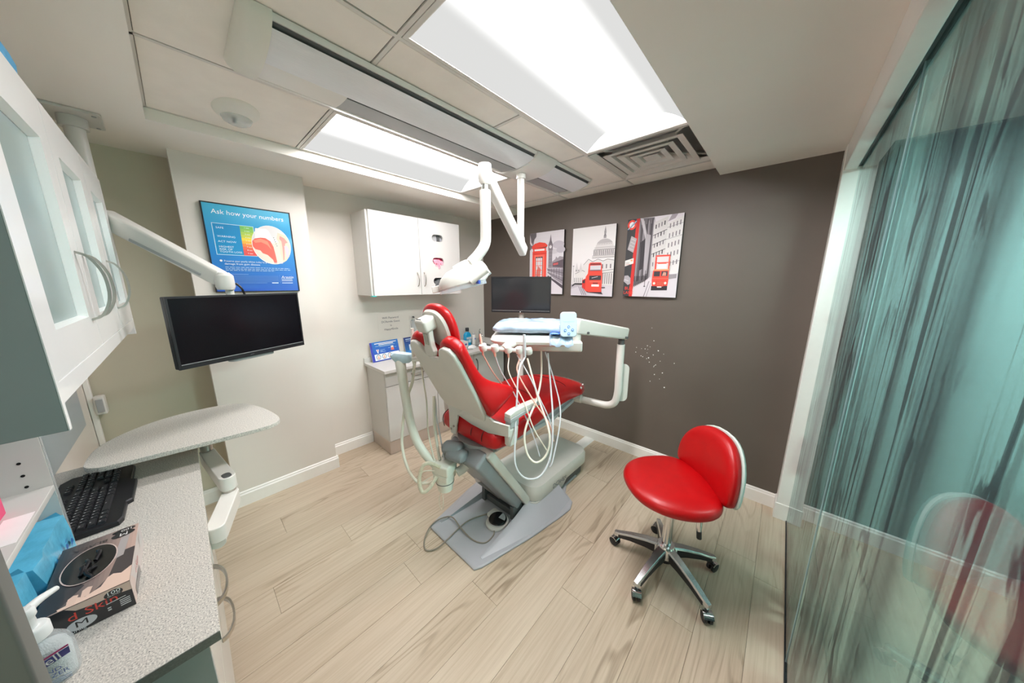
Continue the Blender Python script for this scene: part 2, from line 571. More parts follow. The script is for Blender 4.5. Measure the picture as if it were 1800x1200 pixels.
class Print(MB):
    """flat print laid on the plane T: later shapes lie a hair in front of earlier ones"""
    def __init__(self, T, step=0.00012):
        super().__init__(); self.T = T; self.k = 1; self.step = step
    def shape(self, pts, col):
        z = self.k * self.step; self.k += 1
        return self.poly([self.T @ Vector((p[0], p[1], z)) for p in pts], col)
    def rect(self, x0, y0, x1, y1, col):
        return self.shape([(x0, y0), (x1, y0), (x1, y1), (x0, y1)], col)
    def oval(self, cx, cy, w, h, col, n=28):
        return self.shape([(cx + p[0], cy + p[1]) for p in ell(w, h, n)], col)
    def line(self, x0, y0, x1, y1, w, col):
        d = Vector((x1 - x0, y1 - y0)); d.normalize(); n = Vector((-d.y, d.x)) * w / 2
        return self.shape([(x0 - n.x, y0 - n.y), (x1 - n.x, y1 - n.y), (x1 + n.x, y1 + n.y), (x0 + n.x, y0 + n.y)], col)
    def gradient(self, x0, y0, x1, y1, c0, c1, n=24):
        z = self.k * self.step; self.k += 1
        for i in range(n):
            a, b = i / n, (i + 1) / n
            c = tuple(c0[j] + (c1[j] - c0[j]) * (i + 0.5) / n for j in range(3))
            ya, yb = y0 + (y1 - y0) * a, y0 + (y1 - y0) * b
            self.poly([self.T @ Vector(p) for p in ((x0, ya, z), (x1, ya, z), (x1, yb, z), (x0, yb, z))], c)
    def text(self, s, x, y, size, col, align='LEFT', sx=1.0, shear=0.0, rot=0.0):
        cu = bpy.data.curves.new('t', 'FONT')
        cu.body = s; cu.size = size; cu.align_x = align; cu.shear = shear; cu.resolution_u = 2
        o = bpy.data.objects.new('t', cu); COL.objects.link(o)
        bpy.context.view_layer.update()
        me = o.to_mesh()
        z = self.k * self.step; self.k += 1
        R = Matrix.Rotation(rot, 2)
        vs = []
        for v in me.vertices:
            q = R @ Vector((v.co.x * sx, v.co.y))
            vs.append(self.T @ Vector((x + q.x, y + q.y, z)))
        self.add(vs, [tuple(p.vertices) for p in me.polygons], col)
        o.to_mesh_clear()
        bpy.data.objects.remove(o); bpy.data.curves.remove(cu)
        return self

# ================================================================== ROOM
XW, XP = -2.826, -2.622          # white wall, pillar face
YD, YN = 2.582, -0.43            # dark wall, near wall
XR = 0.134                       # room side of the glazed wall
ZC, ZS = 2.307, 2.256            # ceiling panels, soffit

# floor: slab with vinyl planks running towards the dark wall
floor = struct('floor', MB().box(-3.0, 2.75, -1.6, 2.75, -0.10, -0.004), M['gap'], label='pale oak vinyl plank floor')
_pl = {}
def plank(x0, x1, y0, y1):
    key = (round(x1 - x0, 3), round(y1 - y0, 3))
    if key not in _pl:
        w, l = key
        mb = MB()
        i = 0.0007
        mb.add([(0, 0, -0.004), (w, 0, -0.004), (w, l, -0.004), (0, l, -0.004),
                (i, i, 0), (w - i, i, 0), (w - i, l - i, 0), (i, l - i, 0)],
               [(4, 5, 6, 7), (0, 1, 5, 4), (1, 2, 6, 5), (2, 3, 7, 6), (3, 0, 4, 7)])
        me = bpy.data.meshes.new('plank')
        me.from_pydata([tuple(v) for v in mb.v], [], mb.f)
        me.materials.append(M['wood'])
        _pl[key] = me
    o = bpy.data.objects.new('plank', _pl[key]); COL.objects.link(o)
    o.location = (x0, y0, 0); o.parent = floor
PW, PLN = 0.182, 1.22
offs = [0.31, 0.95, 0.12, 0.70, 1.05, 0.45, 0.83, 0.20]
xi, ci = -2.84, 0
while xi < 2.6:
    y = -1.5 - offs[ci % 8]
    while y < YD + 0.02:
        a, b = max(y, -1.5), min(y + PLN, YD + 0.02)
        if b - a > 0.04:
            plank(xi, xi + PW, a, b)
        y += PLN
    xi += PW; ci += 1

# walls
struct('wall_left', MB().box(-2.95, XW, 0.69, 2.70, 0, 2.40), M['wall'], label='warm white wall behind the wall cabinets')
struct('wall_alcove', MB().box(-2.95, XW - 0.004, -0.55, 0.07, 0, 2.40), M['khaki'], label='khaki alcove wall')
struct('wall_pillar', MB().box(-2.95, XP, 0.065, 0.694, 0, 2.40), M['wall'], label='white pillar carrying the blue poster')
dark = struct('wall_back', MB().box(-2.95, XR + 0.05, YD, 2.70, 0, 2.40), M['dark'], label='charcoal brown accent wall')
struct('wall_near', MB().box(-2.95, -0.655, -0.55, YN, 0, 2.40), M['wall'], label='wall behind the near worktop')
struct('wall_corridor', MB().box(XR + 0.05, 2.6, YD + 0.001, 2.70, 0, 2.40), M['teal'], label='teal corridor wall beyond the glass')
struct('wall_corridor_side', MB().box(2.5, 2.6, -1.6, YD, 0, 2.40), M['teal'])
struct('wall_corridor_end', MB().box(-1.30, 2.5, -1.6, -1.5, 0, 2.40), M['wall'])
struct('wall_hall_side', MB().box(-1.30, -1.20, -1.5, -0.55, 0, 2.40), M['wall'])
struct('wall_lintel', MB().box(-0.655, 0.30, -0.55, YN, 2.12, 2.40), M['wall'])

# white flecks where the dark paint has chipped
mb = MB()
rs = random.Random(3)
for i in range(30):
    cx = -0.767 + rs.gauss(0, 0.085); cz = 0.93 + rs.gauss(0, 0.11)
    r = rs.choice([0.0025, 0.003, 0.004, 0.0055])
    mb.prism([(cx + r * math.cos(a) * rs.uniform(.7, 1.2), -(cz + r * math.sin(a) * rs.uniform(.7, 1.2))) for a in [k * PI / 3 for k in range(6)]],
             -0.0008, -0.0001, T=frame((0, YD, 0), (1, 0, 0), (0, 0, -1)))
obj('paint_chip', mb, M['paper'], dark, kind='stuff', label='scatter of small white flecks on the dark wall')

# baseboards
def baseboard(name, x0, y0, x1, y1, nx, ny, h=0.105, t=0.014, label=None):
    """board from (x0,y0) to (x1,y1) on a wall whose outward normal is (nx,ny); stepped top"""
    d = Vector((x1 - x0, y1 - y0, 0)); L = d.length
    T = frame((x0, y0, 0), d, (nx, ny, 0))
    if T.to_3x3().col[2].z < 0:
        T = frame((x1, y1, 0), -d, (nx, ny, 0))
    prof = [(0, 0), (t, 0), (t, h - 0.022), (t * 0.6, h - 0.014), (t * 0.6, h - 0.006), (t * 0.25, h), (0, h)]
    mb = MB()
    mb.loft([[T @ Vector((s, p[0], p[1])) for p in prof] for s in (0, L)])
    return struct(name, mb, M['trim'], label=label)
baseboard('baseboard_back', -2.44, YD, XR, YD, 0, -1, label='white baseboard along the dark wall')
baseboard('baseboard_pillar', XP, 0.052, XP, 0.707, 1, 0, label='white baseboard round the pillar foot')
baseboard('baseboard_left', XW, 0.694, XW, 1.08, 1, 0)
baseboard('baseboard_pillar_side', XP, 0.694, XW, 0.694, 0, 1)
baseboard('baseboard_alcove', XW, -0.43, XW, 0.065, 1, 0)
baseboard('baseboard_corridor', 0.28, YD, 2.5, YD, 0, -1, label='white baseboard seen through the glass')

# ceiling: plastered soffit round a sunk field of lay-in panels
ceiling = struct('ceiling', MB().box(-2.95, 2.6, -1.6, 2.70, 2.40, 2.46), M['ceil'], label='white ceiling')
XL, T1, T2, XS = -2.245, -1.639, -1.029, -0.44
YP = 0.009
struct('ceiling_soffit_left', MB().box(-2.95, XL, -0.55, 2.60, ZS, 2.40), M['ceil'], label='plastered soffit above the white wall')
struct('ceiling_soffit_near', MB().box(XL, XS, -0.55, YP, ZS, 2.40), M['ceil'])
struct('ceiling_soffit_right', MB().box(XS, XR + 0.02, -0.55, 2.60, ZS, 2.40), M['ceil'], label='plastered soffit beside the glass wall')
struct('ceiling_corridor', MB().box(0.26, 2.6, -1.6, 2.60, 2.245, 2.40), M['ceil'])
struct('ceiling_hall', MB().box(-1.30, 0.26, -1.6, -0.55, 2.245, 2.40), M['ceil'])
C = [YP, 0.587, 1.197, 1.807, 2.417, YD]
def tile(x0, x1, y0, y1):
    g = 0.0105
    obj('ceiling_tile', MB().box(x0 + g, x1 - g, y0 + g, y1 - g, ZC, 2.3125), M['tile'], ceiling, bevel=0.002, seg=1)
for (x0, x1, cells) in ((XL, T1, [(0, 1), (3, 4), (4, 5)]), (T1, T2, [(0, 1), (1, 2), (2, 3), (3, 4), (4, 5)]), (T2, XS, [(0, 1), (4, 5)])):
    for a, b in cells:
        tile(x0, x1, C[a], C[b])
        obj('grid_backing', MB().box(x0, x1, C[a], C[b], 2.3125, 2.318), M['gap'], ceiling)
for x in (T1, T2):
    obj('grid_bar', MB().box(x - 0.007, x + 0.007, YP, YD, ZC - 0.001, 2.3125), M['tbar'], ceiling)
for y in C[1:5]:
    for x0, x1 in ((XL, T1), (T1, T2), (T2, XS)):
        if y == C[2] and x0 != T1:
            continue
        obj('grid_bar', MB().box(x0 + 0.007, x1 - 0.007, y - 0.007, y + 0.007, ZC - 0.001, 2.3125), M['tbar'], ceiling)
for x0, x1, y0, y1 in ((XL, XL + 0.009, YP, YD), (XS - 0.009, XS, YP, YD), (XL, XS, YD - 0.009, YD), (XL, XS, YP, YP + 0.009)):
    obj('edge_trim', MB().box(x0, x1, y0, y1, ZC - 0.001, 2.3125), M['tbar'], ceiling)

# glazed sliding wall on the right: jamb, header, two printed glass panes
struct('trim_1', MB().box(XR, 0.275, 2.472, 2.60, 0, ZS), M['trim'], label='white jamb between the dark wall and the glass', bevel=0.004)
struct('trim_2', MB().box(XR - 0.006, 0.281, 2.464, YD, 0, 0.112), M['trim'], label='white plinth block at the foot of the jamb', bevel=0.003)
struct('trim_3', MB().box(XR + 0.004, 0.188, -0.43, 2.472, 2.125, ZS), M['trim'], label='white header box above the sliding glass', bevel=0.004)
struct('trim_4', MB().box(0.214, 0.27, -0.43, 2.472, 2.125, ZS), M['trim'])
struct('trim_5', MB().box(0.188, 0.214, -0.43, 2.472, 2.135, 2.16), M['black'], label='dark sliding track in the header')
struct('trim_6', MB().box(0.194, 0.207, 0.30, 2.512, 0.0, 0.010), M['black'], label='dark floor channel under the glass')
gd = struct('door_1', label='sliding glass door printed with dark birch trunks')
obj('glass_pane', MB().box(0.1965, 0.2035, 1.463, 2.505, 0.010, 2.135), M['glassdoor'], gd)
obj('glass_pane', MB().box(0.1985, 0.2055, -0.43, 1.4615, 0.010, 2.135), M['glassdoor'], gd)
obj('pane_edge', MB().box(0.1962, 0.2058, 1.4615, 1.463, 0.010, 2.135), M['film'], gd)
# door jamb close to the camera at the worktop's end
struct('trim_7', MB().box(-0.655, -0.622, -0.43, -0.186, 0, ZS), M['jamb'], label='dark grey door edge at the near end of the worktop', bevel=0.004)

# ------------------------------------------------------------------ ceiling lights
def troffer(label, x0, x1, y0, y1, lens='lens'):
    t = thing('ceiling_light', label, 'ceiling light', ((x0 + x1) / 2, (y0 + y1) / 2, ZC), group='troffer lights in the ceiling grid')
    xc = (x0 + x1) / 2
    g = 0.009
    fr = MB()
    fr.box(x0 + g, x0 + 0.024, y0 + g, y1 - g, ZC - 0.002, ZC + 0.02); fr.box(x1 - 0.024, x1 - g, y0 + g, y1 - g, ZC - 0.002, ZC + 0.02)
    fr.box(x0 + 0.024, x1 - 0.024, y0 + g, y0 + 0.024, ZC - 0.002, ZC + 0.02); fr.box(x0 + 0.024, x1 - 0.024, y1 - 0.024, y1 - g, ZC - 0.002, ZC + 0.02)
    obj('frame', fr, M['tbar'], t)
    hw = 0.120
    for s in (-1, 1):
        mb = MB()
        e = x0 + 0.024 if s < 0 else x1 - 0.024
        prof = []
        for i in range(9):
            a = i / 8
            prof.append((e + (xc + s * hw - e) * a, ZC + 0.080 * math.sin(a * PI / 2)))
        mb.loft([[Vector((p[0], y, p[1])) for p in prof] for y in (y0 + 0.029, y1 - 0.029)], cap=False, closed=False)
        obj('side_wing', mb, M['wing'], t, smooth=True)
    mb = MB()
    prof = [(xc + hw * math.cos(a), ZC + 0.080 - 0.035 * math.sin(a)) for a in [PI * k / 12 for k in range(13)]]
    mb.loft([[Vector((p[0], y, p[1])) for p in prof] for y in (y0 + 0.029, y1 - 0.029)], cap=True, closed=False)
    obj('lens', mb, M[lens], t, smooth=True)
    mb = MB()
    mb.box(x0 + 0.0245, x1 - 0.0245, y0 + 0.022, y0 + 0.028, ZC + 0.0005, ZC + 0.084); mb.box(x0 + 0.0245, x1 - 0.0245, y1 - 0.028, y1 - 0.022, ZC + 0.0005, ZC + 0.084)
    mb.box(x0 + 0.018, x1 - 0.018, y0 + 0.018, y1 - 0.018, ZC + 0.084, ZC + 0.089)
    obj('housing', mb, M['reflector'], t)
    return t
troffer('glowing troffer ceiling light beside the right soffit, above the stool side', T2, XS, C[1], C[3])
troffer('glowing troffer ceiling light nearest the white wall cabinets', XL, T1, C[1], C[3], 'lens_dim')
ld = bpy.data.lights.new('corridor_fill_light', 'AREA'); ld.shape = 'RECTANGLE'; ld.size = 0.6; ld.size_y = 0.6; ld.energy = CORRIDOR_W; ld.color = (1.0, 1.0, 1.0)
lo = bpy.data.objects.new('corridor_fill_light', ld); COL.objects.link(lo); lo.location = (1.25, 1.75, 2.24)  # unseen lamp, set near the far wall to brighten it through the glass

ld = bpy.data.lights.new('hall_fill_light', 'AREA'); ld.shape = 'RECTANGLE'; ld.size = 0.9; ld.size_y = 0.5; ld.energy = HALL_W; ld.color = (0.97, 1.0, 1.0)
lo = bpy.data.objects.new('hall_fill_light', ld); COL.objects.link(lo); lo.location = (-0.25, -0.98, 2.24)  # unseen fill, added to lift the near cabinets, soffit and floor

# ------------------------------------------------------------------ air diffuser
t = thing('air_diffuser', 'square white ceiling air diffuser with stepped louvres near the dark wall', 'vent', ((T2 + XS) / 2, 2.112, ZC))
cx, cy = (T2 + XS) / 2, (C[3] + C[4]) / 2
def ring(mb, a, b, za, zb, th=0.004):
    """square louvre sloping from half-size a (height za) to half-size b (height zb)"""
    q = [(-1, -1), (1, -1), (1, 1), (-1, 1)]
    mb.loft([[Vector((cx + sx * a, cy + sy * a, za)) for sx, sy in q], [Vector((cx + sx * b, cy + sy * b, zb)) for sx, sy in q],
             [Vector((cx + sx * b, cy + sy * b, zb + th)) for sx, sy in q], [Vector((cx + sx * a, cy + sy * a, za + th)) for sx, sy in q],
             [Vector((cx + sx * a, cy + sy * a, za)) for sx, sy in q]], cap=False)
mb = MB(); ring(mb, 0.285, 0.255, ZC - 0.001, ZC + 0.014)
obj('frame', mb, M['tbar'], t)
obj('plenum', MB().box(cx - 0.285, cx + 0.285, cy - 0.285, cy + 0.285, ZC + 0.075, ZC + 0.08), M['mgrey'], t)
def flange(a):
    q = [(-1, -1), (1, -1), (1, 1), (-1, 1)]
    prof = [(a, ZC - 0.005), (a - 0.034, ZC - 0.001), (a - 0.052, ZC + 0.034), (a - 0.049, ZC + 0.036), (a - 0.032, ZC + 0.003), (a, ZC - 0.002), (a, ZC - 0.005)]
    return MB().loft([[Vector((cx + sx * h_, cy + sy * h_, z_)) for sx, sy in q] for h_, z_ in prof], cap=False)
for a in (0.222, 0.160, 0.100):
    obj('louvre', flange(a), M['tbar'], t)
mb = MB().box(cx - 0.042, cx + 0.042, cy - 0.042, cy + 0.042, ZC - 0.003, ZC + 0.001)
obj('centre_plate', mb, M['tbar'], t)
mb = MB()
for sx, sy in ((1, 1), (-1, 1), (1, -1), (-1, -1)):
    mb.tube([(cx + sx * 0.03, cy + sy * 0.03, ZC + 0.03), (cx + sx * 0.25, cy + sy * 0.25, ZC + 0.03)], 0.006, 6, smooth=False)
obj('brace', mb, M['tbar'], t)

# ------------------------------------------------------------------ emergency light
t = thing('emergency_light', 'oval white ceiling fitting with a clear lens', 'ceiling light', (-1.985, 0.296, ZC))
mb = MB(); mb.lathe([(0.001, -0.016), (0.05, -0.015), (0.075, -0.010), (0.083, -0.003), (0.084, 0.0)], (0, 0, 0), 32, T=Matrix.Translation((-1.985, 0.296, ZC)) @ Matrix.Diagonal((1.55, 1.0, 1, 1)))
obj('base', mb, M['ivory'], t, smooth=True)
mb = MB(); mb.lathe([(0.001, -0.04), (0.03, -0.038), (0.045, -0.028), (0.05, -0.014)], (0, 0, 0), 24, T=Matrix.Translation((-2.03, 0.30, ZC)) @ Matrix.Diagonal((1.25, 1.15, 1, 1)))
obj('lens_cover', mb, M['clearp'], t, smooth=True)
obj('lamp', MB().cbox((-2.03, 0.29, ZC - 0.022), (0.028, 0.012, 0.016)), M['dgrey'], t)

# ================================================================== DENTAL CHAIR
XC = -1.285
chair = thing('dental_chair', 'red vinyl dental treatment chair with light grey shell on a grey floor base', 'dental chair', (XC, 1.35, 0))

# floor plate: broad skirt, raised flanges
def plate_outline(s=1.0, dy=0.0):
    pts = [(-1.055, 0.862), (-1.035, 0.90), (-0.955, 1.25), (-0.915, 1.50), (-0.905, 1.60), (-0.93, 1.67), (-1.02, 1.72), (-1.06, 1.80), (-1.06, 1.95)]
    left = [(2 * -1.268 - x, y) for x, y in reversed(pts)]
    return pts + left
mb = MB()
ol = plate_outline()
cxp, cyp = -1.268, 1.4
mb.loft([[Vector((x, y, 0.001)) for x, y in ol], [Vector((x, y, 0.010)) for x, y in ol],
         [Vector((cxp + (x - cxp) * 0.97, cyp + (y - cyp) * 0.985, 0.016)) for x, y in ol]])
base = obj('floor_base', mb, M['base'], chair, bevel=0.003)
# sloping flanges either side of the foot well
for s in (-1, 1):
    mb = MB()
    X = lambda d: -1.268 + s * d
    mb.loft([[Vector((X(0.20), 0.93, 0.014)), Vector((X(0.185), 0.93, 0.014)), Vector((X(0.185), 0.93, 0.018)), Vector((X(0.20), 0.93, 0.018))],
             [Vector((X(0.30), 1.25, 0.014)), Vector((X(0.155), 1.25, 0.014)), Vector((X(0.165), 1.25, 0.060)), Vector((X(0.21), 1.25, 0.055))],
             [Vector((X(0.335), 1.48, 0.014)), Vector((X(0.145), 1.48, 0.014)), Vector((X(0.155), 1.48, 0.125)), Vector((X(0.20), 1.48, 0.105))],
             [Vector((X(0.32), 1.66, 0.014)), Vector((X(0.145), 1.66, 0.014)), Vector((X(0.155), 1.66, 0.14)), Vector((X(0.20), 1.66, 0.12))]])
    obj('flange', mb, M['base'], base, smooth=True)
# pump cover at the foot end
def cover_ring(hw, y0, y1, z, r):
    w, l = 2 * hw, y1 - y0
    return [Vector((-1.26 + p[0], (y0 + y1) / 2 + p[1], z)) for p in rrect(w, l, r, 5)]
mb = MB()
mb.loft([cover_ring(0.212, 1.39, 2.10, 0.085, 0.08), cover_ring(0.218, 1.38, 2.11, 0.095, 0.09),
         cover_ring(0.218, 1.38, 2.11, 0.165, 0.09), cover_ring(0.208, 1.39, 2.10, 0.19, 0.09), cover_ring(0.165, 1.42, 2.06, 0.204, 0.08)])
mb.loft([cover_ring(0.190, 1.385, 1.80, 0.014, 0.04), cover_ring(0.213, 1.383, 1.82, 0.09, 0.05)])
cov = obj('pump_cover', mb, M['lgrey'], chair, smooth=True)
mb = MB(); mb.loft([cover_ring(0.19, 1.60, 2.07, 0.0, 0.05), cover_ring(0.19, 1.60, 2.07, 0.05, 0.05)])
obj('pump_plinth', mb, M['dgrey'], chair, smooth=True)
pr = Print(frame((-1.0412, 1.58, 0.105), (0, 1, 0), (0, 0, 1)), 0.0004)
pr.text('DCIedge', 0.0, 0.0, 0.05, (96, 104, 116))
obj('lettering', pr, M['print'], cov)
# lift link rising towards the head end
def bar_between(mb, a, b, w, h):
    """box section from a to b in a plane of constant x; w across, h in the plane"""
    a, b = Vector(a), Vector(b); d = (b - a).normalized(); sx = Vector((1, 0, 0)); up = sx.cross(d)
    rings = [[p + sx * sw * w / 2 + up * sh * h / 2 for sw, sh in ((-1, -1), (1, -1), (1, 1), (-1, 1))] for p in (a, b)]
    return mb.loft(rings)
mb = MB(); bar_between(mb, (XC + 0.015, 0.985, 0.575), (XC + 0.015, 1.335, 0.10), 0.31, 0.11)
obj('lift_link', mb, M['linkgrey'], chair, bevel=0.02)
mb = MB(); bar_between(mb, (XC + 0.015, 1.035, 0.60), (XC + 0.015, 1.385, 0.085), 0.35, 0.055)
obj('link_cover', mb, M['lgrey'], chair, bevel=0.012)
mb = MB(); mb.cyl((-1.31, 1.13, 0.30), (-1.30, 1.33, 0.06), 0.028, 18)
obj('piston', mb, M['nickel'], chair, smooth=True)
mb = MB().box(-1.42, -1.12, 1.27, 1.40, 0.016, 0.06); mb.box(-1.42, -1.39, 1.25, 1.34, 0.016, 0.13); mb.box(-1.15, -1.12, 1.25, 1.34, 0.016, 0.11)
obj('hinge_block', mb, M['dgrey'], chair, bevel=0.004)
# upper casting under the seat
mb = MB(); mb.lathe([(0.02, -0.03), (0.09, -0.025), (0.14, 0.0), (0.165, 0.03), (0.165, 0.06)], (0, 0, 0), 28, T=Matrix.Translation((XC, 1.14, 0.555)) @ Matrix.Diagonal((1.0, 0.85, 1, 1)))
obj('seat_casting', mb, M['mgrey'], chair, smooth=True)
for (x, y, z, r, l, rz) in ((-1.325, 0.95, 0.590, 0.034, 0.12, 0.5), (-1.275, 0.94, 0.568, 0.034, 0.12, 0.3)):
    mb = MB(); T = Matrix.Translation((x, y, z)) @ Matrix.Rotation(rz, 4, 'Z') @ Matrix.Rotation(PI / 2, 4, 'Y') @ Matrix.Diagonal((1, 1.5, 1, 1))
    mb.lathe([(0.02, -l / 2), (r * 0.9, -l / 2 + 0.01), (r, -l / 2 + 0.03), (r, l / 2 - 0.03), (r * 0.9, l / 2 - 0.01), (0.02, l / 2)], (0, 0, 0), 20, T=T)
    obj('pivot_cap', mb, M['linkgrey'], chair, smooth=True)
mb = MB().tube([(-1.40, 0.93, 0.53), (-1.36, 0.97, 0.50), (-1.30, 1.04, 0.53)], [0.03, 0.035, 0.05], 12)
obj('support_arm', mb, M['lgrey'], chair, smooth=True)

# seat and leg cushion
def cring(y, zt, t, hw, p=0.45, n=28, tilt=0.0):
    out = []
    for i in range(n):
        a = 2 * PI * i / n
        c, s = math.cos(a), math.sin(a)
        x = hw * math.copysign(abs(c) ** p, c)
        z = t / 2 * math.copysign(abs(s) ** p, s)
        out.append(Vector((XC + x, y + tilt * z, zt - t / 2 + z + (0.012 * (1 - (x / hw) ** 2) if z > 0 else 0))))
    return out
SEAT = [(1.005, 0.70, 0.03, 0.17), (1.01, 0.725, 0.075, 0.215), (1.025, 0.745, 0.115, 0.24), (1.10, 0.755, 0.14, 0.25), (1.22, 0.765, 0.145, 0.25),
        (1.38, 0.79, 0.145, 0.25), (1.55, 0.815, 0.14, 0.248), (1.70, 0.82, 0.13, 0.242), (1.86, 0.80, 0.12, 0.228), (2.0, 0.765, 0.11, 0.205),
        (2.09, 0.74, 0.10, 0.18), (2.14, 0.715, 0.08, 0.155), (2.155, 0.70, 0.04, 0.12)]
mb = MB().loft([cring(*s) for s in SEAT])
seat = obj('seat_cushion', mb, M['red'], chair, subs=1)
def seat_top(y):
    for (a, b) in zip(SEAT, SEAT[1:]):
        if a[0] <= y <= b[0]:
            k = (y - a[0]) / (b[0] - a[0]); return [a[i] + (b[i] - a[i]) * k for i in range(4)]
    return list(SEAT[-1])
for yc, bow in ((1.42, 0.10), (1.80, 0.06)):
    mb = MB(); pts = []
    for k in range(13):
        s = -1 + 2 * k / 12
        y = yc + bow * (1 - s * s) - 0.04
        _, zt, t_, hw = seat_top(y)
        x = s * hw * 0.985
        zz = zt + 0.012 * (1 - s * s) - 0.0005 - (0.05 if abs(s) > 0.99 else (0.008 if abs(s) > 0.8 else 0))
        pts.append((XC + x, y, zz))
    mb.tube(pts, 0.0022, 6, k=3)
    obj('seam', mb, M['seam'], seat, smooth=True)
for sx in (-0.20, -0.05, 0.07, 0.16):     # pleats at the rear of the seat
    mb = MB().tube([(XC + sx, 1.040, 0.752), (XC + sx - 0.006, 1.011, 0.728), (XC + sx - 0.012, 1.004, 0.69), (XC + sx - 0.02, 1.020, 0.640)], 0.0026, 6, k=3)
    obj('seam', mb, M['seam'], seat, smooth=True)
mb = MB(); mb.prism([(XC - 0.19, 1.08), (XC + 0.19, 1.08), (XC + 0.21, 1.6), (XC + 0.14, 2.0), (XC - 0.14, 2.0), (XC - 0.21, 1.6)], 0.600, 0.625)
obj('seat_pan', mb, M['mgrey'], chair)
mb = MB(); mb.prism([(XC - 0.17, 1.1), (XC + 0.17, 1.1), (XC + 0.19, 1.5), (XC + 0.12, 1.98), (XC - 0.12, 1.98), (XC - 0.19, 1.5)], 0.625, 0.70)
obj('seat_board', mb, M['mgrey'], chair)

# clear worn toe cover at the foot end
mb = MB().loft([[Vector((XC + (v.x - XC) * 1.012, v.y + 0.002, v.z + (0.0025 if v.z > 0.69 else -0.002))) for v in cring(*s_)] for s_ in SEAT[9:]], cap=False)
tc_ = obj('toe_cover', mb, M['toefilm'], seat, smooth=True)
for (cx_, cy_, cz_, sc_) in ((-1.085, 1.99, 0.735, 0.016), (-1.082, 1.96, 0.715, 0.020), (-1.10, 2.05, 0.745, 0.008)):
    obj('torn_patch', MB().loft([[Vector((cx_ + o_, cy_ + a * sc_, cz_ + b_ * sc_)) for a, b_ in ((-1, -0.4), (0.3, -0.7), (1, 0.1), (0.1, 0.8), (-0.6, 0.5))] for o_ in (-0.004, 0.003)]), M['paper'], tc_)

# backrest: local frame (s across, h up the back, d forward)
BU = Vector((0, -0.46, 0.888)); BN = Vector((0, 0.888, 0.46)); B0 = Vector((XC, 1.046, 0.765))
def B(s, h, d):
    return B0 + Vector((1, 0, 0)) * s + BU * h + BN * d
def htop(s):                       # top edge of the back with the notch for the headrest
    a = abs(s)
    pts = [(0, 0.465), (0.035, 0.465), (0.06, 0.49), (0.085, 0.535), (0.125, 0.55), (0.165, 0.545), (0.195, 0.52), (0.26, 0.45)]
    for (x0, y0), (x1, y1) in zip(pts, pts[1:]):
        if x0 <= a <= x1:
            k = (a - x0) / (x1 - x0); k = k * k * (3 - 2 * k); return y0 + (y1 - y0) * k
    return 0.45
def bw(v):                         # half width of the cushion up the back
    if v < 0.12:
        return 0.215 + (0.25 - 0.215) * math.sin(v / 0.12 * PI / 2)
    if v < 0.5:
        return 0.25 - (0.25 - 0.22) * (0.5 - 0.5 * math.cos((v - 0.12) / 0.38 * PI))
    return 0.22
NS, NV = 26, 22
front, back = [], []
for j in range(NV + 1):
    v = j / NV
    fr_, bk_ = [], []
    for i in range(NS + 1):
        u = -1 + 2 * i / NS
        u = math.copysign(abs(u) ** 0.8, u)
        s = u * bw(v)
        h = 0.065 + v * (htop(s) - 0.046)
        wing = math.exp(-((v - 0.05) / 0.26) ** 2) * abs(u) ** 2.0 * 0.160
        d = 0.068 + 0.030 * math.exp(-((v - 0.2) / 0.25) ** 2) + wing
        e = min(1.0, (1 - abs(u)) / 0.14)
        ev = min(1.0, (v + 0.012) / 0.05, (1 - v + 0.015) / 0.05)
        rnd = math.sqrt(max(0, 1 - (1 - e) ** 2)) * math.sqrt(max(0, 1 - (1 - ev) ** 2))
        floor_d = 0.025 + wing * 0.75
        fr_.append(B(s, h, floor_d + (d - floor_d) * rnd))
        bk_.append(B(s * 0.97, h * 0.985, 0.006))
    front.append(fr_); back.append(bk_)
mb = MB(); n1 = NS + 1
vs = [p for r in front for p in r] + [p for r in back for p in r]
fs = []
o2 = n1 * (NV + 1)
for j in range(NV):
    for i in range(NS):
        a = j * n1 + i
        fs.append((a, a + 1, a + 1 + n1, a + n1)); fs.append((o2 + a, o2 + a + n1, o2 + a + 1 + n1, o2 + a + 1))
for j in range(NV):
    for i in (0, NS):
        a = j * n1 + i; fs.append((a, a + n1, o2 + a + n1, o2 + a))
for i in range(NS):
    for j in (0, NV):
        a = j * n1 + i; fs.append((a, o2 + a, o2 + a + 1, a + 1))
mb.add(vs, fs)
backc = obj('backrest_cushion', mb, M['red'], chair, subs=1)
mb = MB(); pts = []
for k in range(10):
    v = 0.95 - k * 0.085
    s = bw(v) * 0.80
    wing = math.exp(-((v - 0.05) / 0.26) ** 2) * 0.80 ** 2.0 * 0.160
    pts.append(B(s, 0.065 + v * (htop(s) - 0.046), 0.056 + 0.035 * math.exp(-((v - 0.2) / 0.25) ** 2) + wing))
mb.tube(pts, 0.0022, 6, k=3)
obj('seam', mb, M['seam'], backc, smooth=True)
# grey shell behind the cushion
pts = [(-0.17, 0.05), (-0.195, 0.11), (-0.20, 0.25), (-0.20, 0.44), (-0.192, 0.50), (-0.165, 0.53), (-0.125, 0.535), (-0.09, 0.52), (-0.062, 0.475), (-0.035, 0.452)]
poly = pts + [(-x, y) for x, y in reversed(pts)]
mb = MB()
mb.loft([[B(s * 1.0, h, 0.006) for s, h in poly], [B(s * 1.0, h, -0.012) for s, h in poly], [B(s * 0.97, h * 0.99, -0.018) for s, h in poly]])
shell = obj('backrest_shell', mb, M['lgrey'], chair, bevel=0.003)
